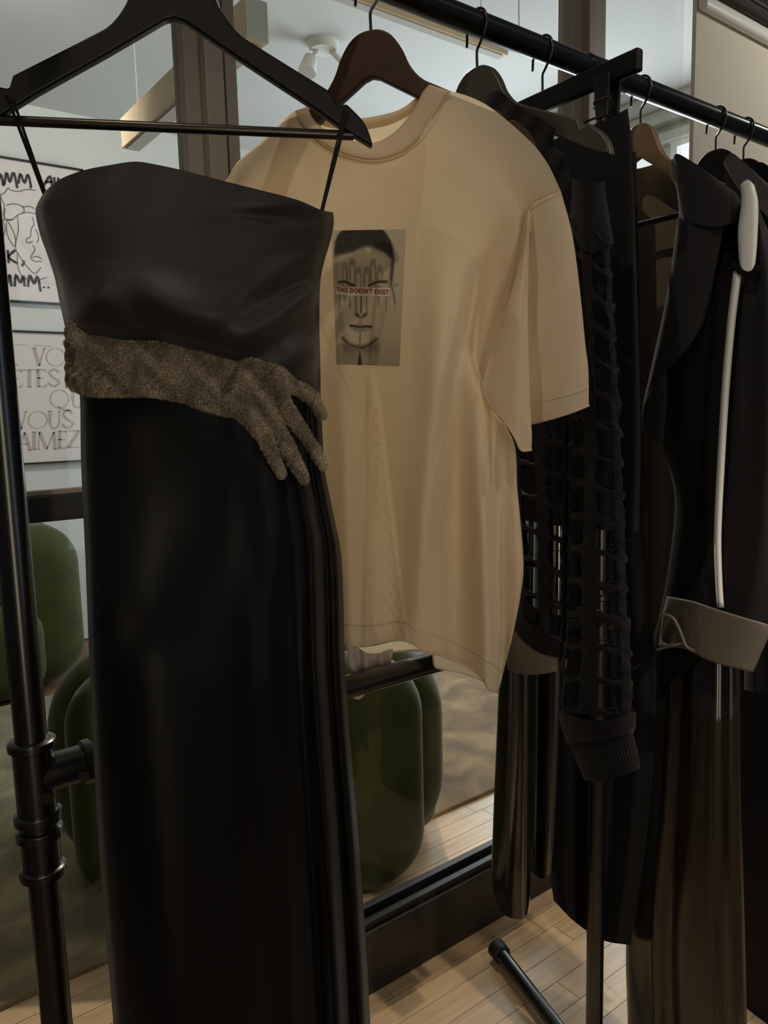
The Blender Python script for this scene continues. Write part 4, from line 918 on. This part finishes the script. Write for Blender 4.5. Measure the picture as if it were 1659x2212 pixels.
# ------------------------------------------------------------------ straight skirt on the clamp hanger
ss = sheet('straight_skirt', PC, [(1100, 330), (1095, 600), (1100, 900), (1110, 1120)], [(1356, 234), (1366, 330), (1373, 520), (1381, 780), (1384, 960), (1380, 1148)], [(1100, 330), (1200, 300), (1300, 262), (1356, 234)], [(1110, 1120), (1200, 1135), (1300, 1145), (1380, 1148)],
           lambda S, T, P: 0.006 + (0.006 + 0.022 * T) * rounded(S, .5) + 0.004 * T * np.sin(S * 21), M_navyblack, None, 60, 60, back=lambda S, T, P: -0.006 - (0.004 + 0.02 * T) * rounded(S, .5))
tag(ss, 'plain blue-black straight skirt held by the clamp hanger', 'skirt')
# patent leather trousers hanging beyond it
tr_e = empty('leather_trousers', tuple(PC.loc(-0.1, -1.4)))
PC2 = Plane(0.945, -90)
sheet('trouser_leg', PC2, [(1100, 700), (1082, 1200), (1076, 1500), (1066, 1750), (1062, 1900), (1078, 1965)], [(1160, 700), (1152, 1200), (1150, 1500), (1148, 1750), (1146, 1900), (1143, 1972)], [(1100, 700), (1160, 700)], [(1078, 1965), (1098, 1981), (1125, 1986), (1143, 1972)],
      lambda S, T, P: 0.034 * rounded(S, .5), M_leather, tr_e, 40, 80, back=lambda S, T, P: -0.03 * rounded(S, .5))
sheet('trouser_leg', PC2, [(1150, 700), (1146, 1200), (1144, 1500), (1142, 1750), (1146, 1880)], [(1225, 700), (1222, 1200), (1216, 1500), (1206, 1750), (1198, 1880)], [(1150, 700), (1225, 700)], [(1146, 1880), (1170, 1898), (1198, 1880)],
      lambda S, T, P: -0.055 + 0.028 * rounded(S, .5), M_leather, tr_e, 30, 60, back=lambda S, T, P: -0.06 - 0.022 * rounded(S, .5))
sheet('trouser_top', PC2, [(1105, 330), (1100, 500), (1098, 720)], [(1255, 300), (1245, 500), (1228, 720)], [(1105, 330), (1180, 312), (1255, 300)], [(1098, 720), (1160, 730), (1228, 720)],
      lambda S, T, P: -0.022 + 0.012 * rounded(S, .5), M_leather, tr_e, 30, 30, back=lambda S, T, P: -0.03 - 0.02 * rounded(S, .5))
tag(tr_e, 'glossy black leather trousers hanging between shirt and rack post', 'trousers')

# ------------------------------------------------------------------ long black gown behind the post
PK = Plane(1.125, -90)
gw = sheet('long_gown', PK, [(1190, 330), (1185, 800), (1180, 1300), (1178, 1600), (1185, 1850), (1196, 1945)], [(1375, 330), (1382, 700), (1395, 1200), (1418, 1480), (1398, 1800), (1362, 2042)], [(1190, 330), (1290, 300), (1375, 330)], [(1196, 1945), (1240, 1990), (1300, 2030), (1362, 2042)],
           lambda S, T, P: 0.02 * rounded(S, .5) + 0.008 * T * np.sin(S * 24) * rounded(S), M_wool_dark, None, 60, 80, back=lambda S, T, P: -0.02 * rounded(S, .5))
tag(gw, 'long plain black gown hanging behind the rack post', 'gown')

# ------------------------------------------------------------------ charcoal coat
coat = empty('charcoal_coat', tuple(PB.loc(0, -1.0)))
sheet('coat_back', PB, [(1330, 360), (1345, 700), (1340, 1100), (1330, 1520)], [(1500, 372), (1560, 700), (1560, 1100), (1540, 1450)], [(1330, 360), (1365, 366), (1410, 356), (1446, 342), (1500, 372)], [(1330, 1520), (1400, 1530), (1480, 1500), (1540, 1450)],
      lambda S, T, P: -0.05 + 0.006 * np.sin(S * 16) * T, M_lining, coat, 50, 60, back=lambda S, T, P: -0.062 - 0.01 * rounded(S))
sheet('coat_front', PB, [(1450, 346), (1466, 470), (1440, 640), (1405, 800), (1388, 900), (1425, 965), (1450, 1030), (1457, 1110), (1436, 1270), (1405, 1400), (1374, 1516)], [(1596, 430), (1602, 520), (1590, 680), (1580, 900), (1575, 1150), (1570, 1300), (1540, 1400)],
      [(1450, 346), (1500, 366), (1550, 395), (1596, 430)], [(1374, 1516), (1450, 1470), (1540, 1400)], lambda S, T, P: 0.012 + 0.028 * rounded(S, .5), M_wool_dark, coat, 50, 90, back=lambda S, T, P: -0.01 - 0.02 * rounded(S, .5))
sheet('collar', PB, [(1452, 346), (1462, 400), (1470, 440), (1474, 476)], [(1560, 395), (1592, 420), (1603, 450), (1594, 480)], [(1452, 346), (1462, 332), (1490, 346), (1530, 372), (1560, 395)], [(1474, 476), (1510, 486), (1550, 490), (1594, 480)],
      lambda S, T, P: 0.045 + 0.022 * rounded(S, .5), M_wool, coat, 40, 30, back=lambda S, T, P: 0.036 + 0.012 * rounded(S, .5))
sheet('lapel', PB, [(1464, 470), (1446, 600), (1424, 720), (1402, 820), (1387, 880)], [(1570, 488), (1552, 560), (1535, 640), (1518, 702)], [(1464, 470), (1510, 484), (1570, 488)], [(1387, 880), (1402, 848), (1450, 790), (1490, 745), (1518, 702)],
      lambda S, T, P: 0.046 + 0.014 * rounded(S, .5), M_wool, coat, 40, 50, back=lambda S, T, P: 0.038 + 0.008 * rounded(S, .5))
sheet('lapel_tip', PB, [(1388, 880), (1386, 905), (1392, 925)], [(1440, 800), (1440, 880), (1430, 966)], [(1388, 880), (1414, 835), (1440, 800)], [(1392, 925), (1410, 950), (1430, 966)], lambda S, T, P: 0.040 + 0.006 * rounded(S, .5), M_wool, coat, 20, 20, back=lambda S, T, P: 0.034 + 0 * S)
sheet('sleeve', PB, [(1606, 430), (1598, 560), (1570, 800), (1556, 1000), (1520, 1180), (1468, 1290)], [(1640, 450), (1690, 600), (1720, 900), (1722, 1200), (1715, 1400)], [(1606, 430), (1622, 425), (1640, 450)], [(1468, 1290), (1560, 1330), (1640, 1360), (1715, 1400)],
      lambda S, T, P: 0.02 + 0.04 * rounded(S, .5) + 0.004 * np.sin(S * 14) * rounded(S), M_wool, coat, 50, 80, back=lambda S, T, P: 0.0 - 0.02 * rounded(S, .5))
cu = sheet('turned_cuff', PB, [(1442, 1288), (1432, 1330), (1424, 1396)], [(1664, 1350), (1660, 1372), (1626, 1452)], [(1442, 1288), (1500, 1300), (1560, 1320), (1664, 1350)], [(1424, 1396), (1480, 1402), (1540, 1430), (1626, 1452)],
      lambda S, T, P: 0.055 + 0.030 * rounded(S, .5) - 0.03 * gauss(S, 0.08, 0.08) * gauss(T, 0.75, 0.3), M_cuff, coat, 50, 24, back=lambda S, T, P: 0.03 - 0.03 * rounded(S, .5), solid=0.002)
# the little pleat at the corner of the cuff
Pp = smooth_curve([(1428, 1332), (1440, 1328), (1456, 1338), (1470, 1366), (1482, 1396), (1500, 1406)], 20)
MB().tube([Vector(PB.at(np.array(x), np.array(y), 0.088)) for x, y in Pp], 0.0026, 8).build('cuff_edge', M_cuff, cu, True)
Pp = smooth_curve([(1420, 1403), (1440, 1398), (1478, 1391)], 12)
MB().tube([Vector(PB.at(np.array(x), np.array(y), 0.080)) for x, y in Pp], 0.0022, 8).build('cuff_edge', M_cuff, cu, True)
sheet('shoulder_strap', PB, [(1600, 398), (1601, 440), (1594, 500), (1596, 560)], [(1630, 400), (1638, 440), (1636, 520), (1632, 568)], [(1600, 398), (1615, 388), (1630, 400)], [(1596, 560), (1605, 582), (1622, 585), (1632, 568)],
      lambda S, T, P: 0.070 + 0.012 * rounded(S, .5), M_white_satin, coat, 20, 30, back=lambda S, T, P: 0.060 + 0.002 * rounded(S, .5))
Pp = smooth_curve([(1582, 570), (1590, 578), (1606, 592), (1624, 594), (1636, 574)], 20)
MB().tube([Vector(PB.at(np.array(x), np.array(y), 0.072)) for x, y in Pp], 0.0035, 10).build('strap_loop', M_wool_dark, coat, True)
Pp = smooth_curve([(1594, 585), (1580, 700), (1567, 850), (1558, 1000), (1551, 1150), (1553, 1250), (1557, 1312)], 50)
V = []
for x, y in Pp:
    w = 7.5 - (y - 585) / 727 * 2.0
    V += [PB.at(np.array(x - w), np.array(y), 0.064), PB.at(np.array(x), np.array(y), 0.068), PB.at(np.array(x + w), np.array(y), 0.064)]
o = mesh('white_piping', V, [(3 * i + k, 3 * i + k + 1, 3 * i + k + 4, 3 * i + k + 3) for i in range(49) for k in (0, 1)], M_white_satin, coat); md = o.modifiers.new('t', 'SOLIDIFY'); md.thickness = .002
tag(coat, 'open charcoal coat with white sleeve piping and taupe turned cuff', 'coat')

# satin trousers under the coat
PB2 = Plane(1.195, -90)
st_ = empty('satin_trousers', tuple(PB2.loc(0.1, -1.5)))
def flare(S, T, P): return -0.012 + 0.03 * np.clip(T * 5, 0, 1) + 0.045 * rounded(S, .5) + 0.010 * (gauss(S, 0.22 + 0.02 * T, 0.07) - gauss(S, 0.36, 0.08) + 0.6 * gauss(S, 0.9, 0.05) - 0.7 * gauss(S, 0.8, 0.05)) * (0.4 + 0.6 * T)
sheet('trouser_leg', PB2, [(1425, 1330), (1406, 1440), (1388, 1700), (1362, 1900), (1352, 2050), (1356, 2212), (1360, 2420)], [(1590, 1330), (1598, 1440), (1600, 1700), (1606, 1900), (1610, 2050), (1614, 2212), (1620, 2420)], [(1425, 1330), (1500, 1335), (1590, 1330)], [(1360, 2420), (1490, 2440), (1620, 2420)],
      flare, M_greysatin, st_, 70, 110, back=lambda S, T, P: -0.035 * rounded(S, .5))
sheet('trouser_leg', PB2, [(1460, 1330), (1450, 1500), (1430, 1800), (1420, 2010)], [(1560, 1330), (1550, 1500), (1530, 1800), (1520, 2010)], [(1460, 1330), (1560, 1330)], [(1420, 2010), (1520, 2010)], lambda S, T, P: -0.06 + 0.03 * rounded(S, .5), M_greysatin, st_, 30, 50, back=lambda S, T, P: -0.08 - 0.01 * rounded(S))
tag(st_, 'wide bronze grey satin trousers hanging under the charcoal coat', 'trousers')

# ------------------------------------------------------------------ last garments on the rail
jk = empty('mauve_collar_jacket', tuple(PG.loc(0, -0.9)))
sheet('jacket_body', PG, [(1560, 372), (1590, 600), (1600, 900), (1604, 1200), (1608, 1490)], [(1740, 440), (1760, 700), (1770, 1100), (1772, 1525)], [(1560, 372), (1610, 380), (1680, 405), (1740, 440)], [(1608, 1490), (1660, 1502), (1772, 1525)],
      lambda S, T, P: 0.03 * rounded(S, .5) + 0.006 * np.sin(S * 15) * T * rounded(S), M_wool, jk, 40, 60, back=lambda S, T, P: -0.03 * rounded(S, .5))
sheet('collar', PG, [(1562, 352), (1572, 372), (1590, 400), (1604, 420)], [(1660, 398), (1690, 430), (1700, 470), (1690, 500)], [(1562, 352), (1578, 331), (1600, 344), (1660, 398)], [(1604, 420), (1630, 440), (1660, 470), (1690, 500)], lambda S, T, P: 0.045 + 0.01 * rounded(S, .5), M_mauve, jk, 24, 24, back=lambda S, T, P: 0.036 + 0 * S)
tag(jk, 'grey jacket with a pointed mauve collar behind the charcoal coat', 'jacket')
bl = empty('black_coat', tuple(PH.loc(0, -1.0)))
sheet('coat_body', PH, [(1590, 372), (1600, 800), (1590, 1300), (1585, 1900), (1580, 2350)], [(1790, 440), (1800, 800), (1805, 1400), (1810, 1900), (1815, 2350)], [(1590, 372), (1640, 352), (1700, 390), (1790, 440)], [(1580, 2350), (1720, 2370), (1815, 2350)], lambda S, T, P: 0.03 * rounded(S, .5), M_navyblack, bl, 40, 60, back=lambda S, T, P: -0.03 * rounded(S, .5))
sheet('collar', PH, [(1625, 372), (1632, 400), (1640, 430)], [(1700, 390), (1720, 420), (1730, 450)], [(1625, 372), (1640, 350), (1665, 362), (1700, 390)], [(1640, 430), (1690, 445), (1730, 450)], lambda S, T, P: 0.04 + 0.008 * rounded(S, .5), M_wool_dark, bl, 20, 16, back=lambda S, T, P: 0.034 + 0 * S)
tag(bl, 'long black coat at the right edge, farthest garment on the rail', 'coat')
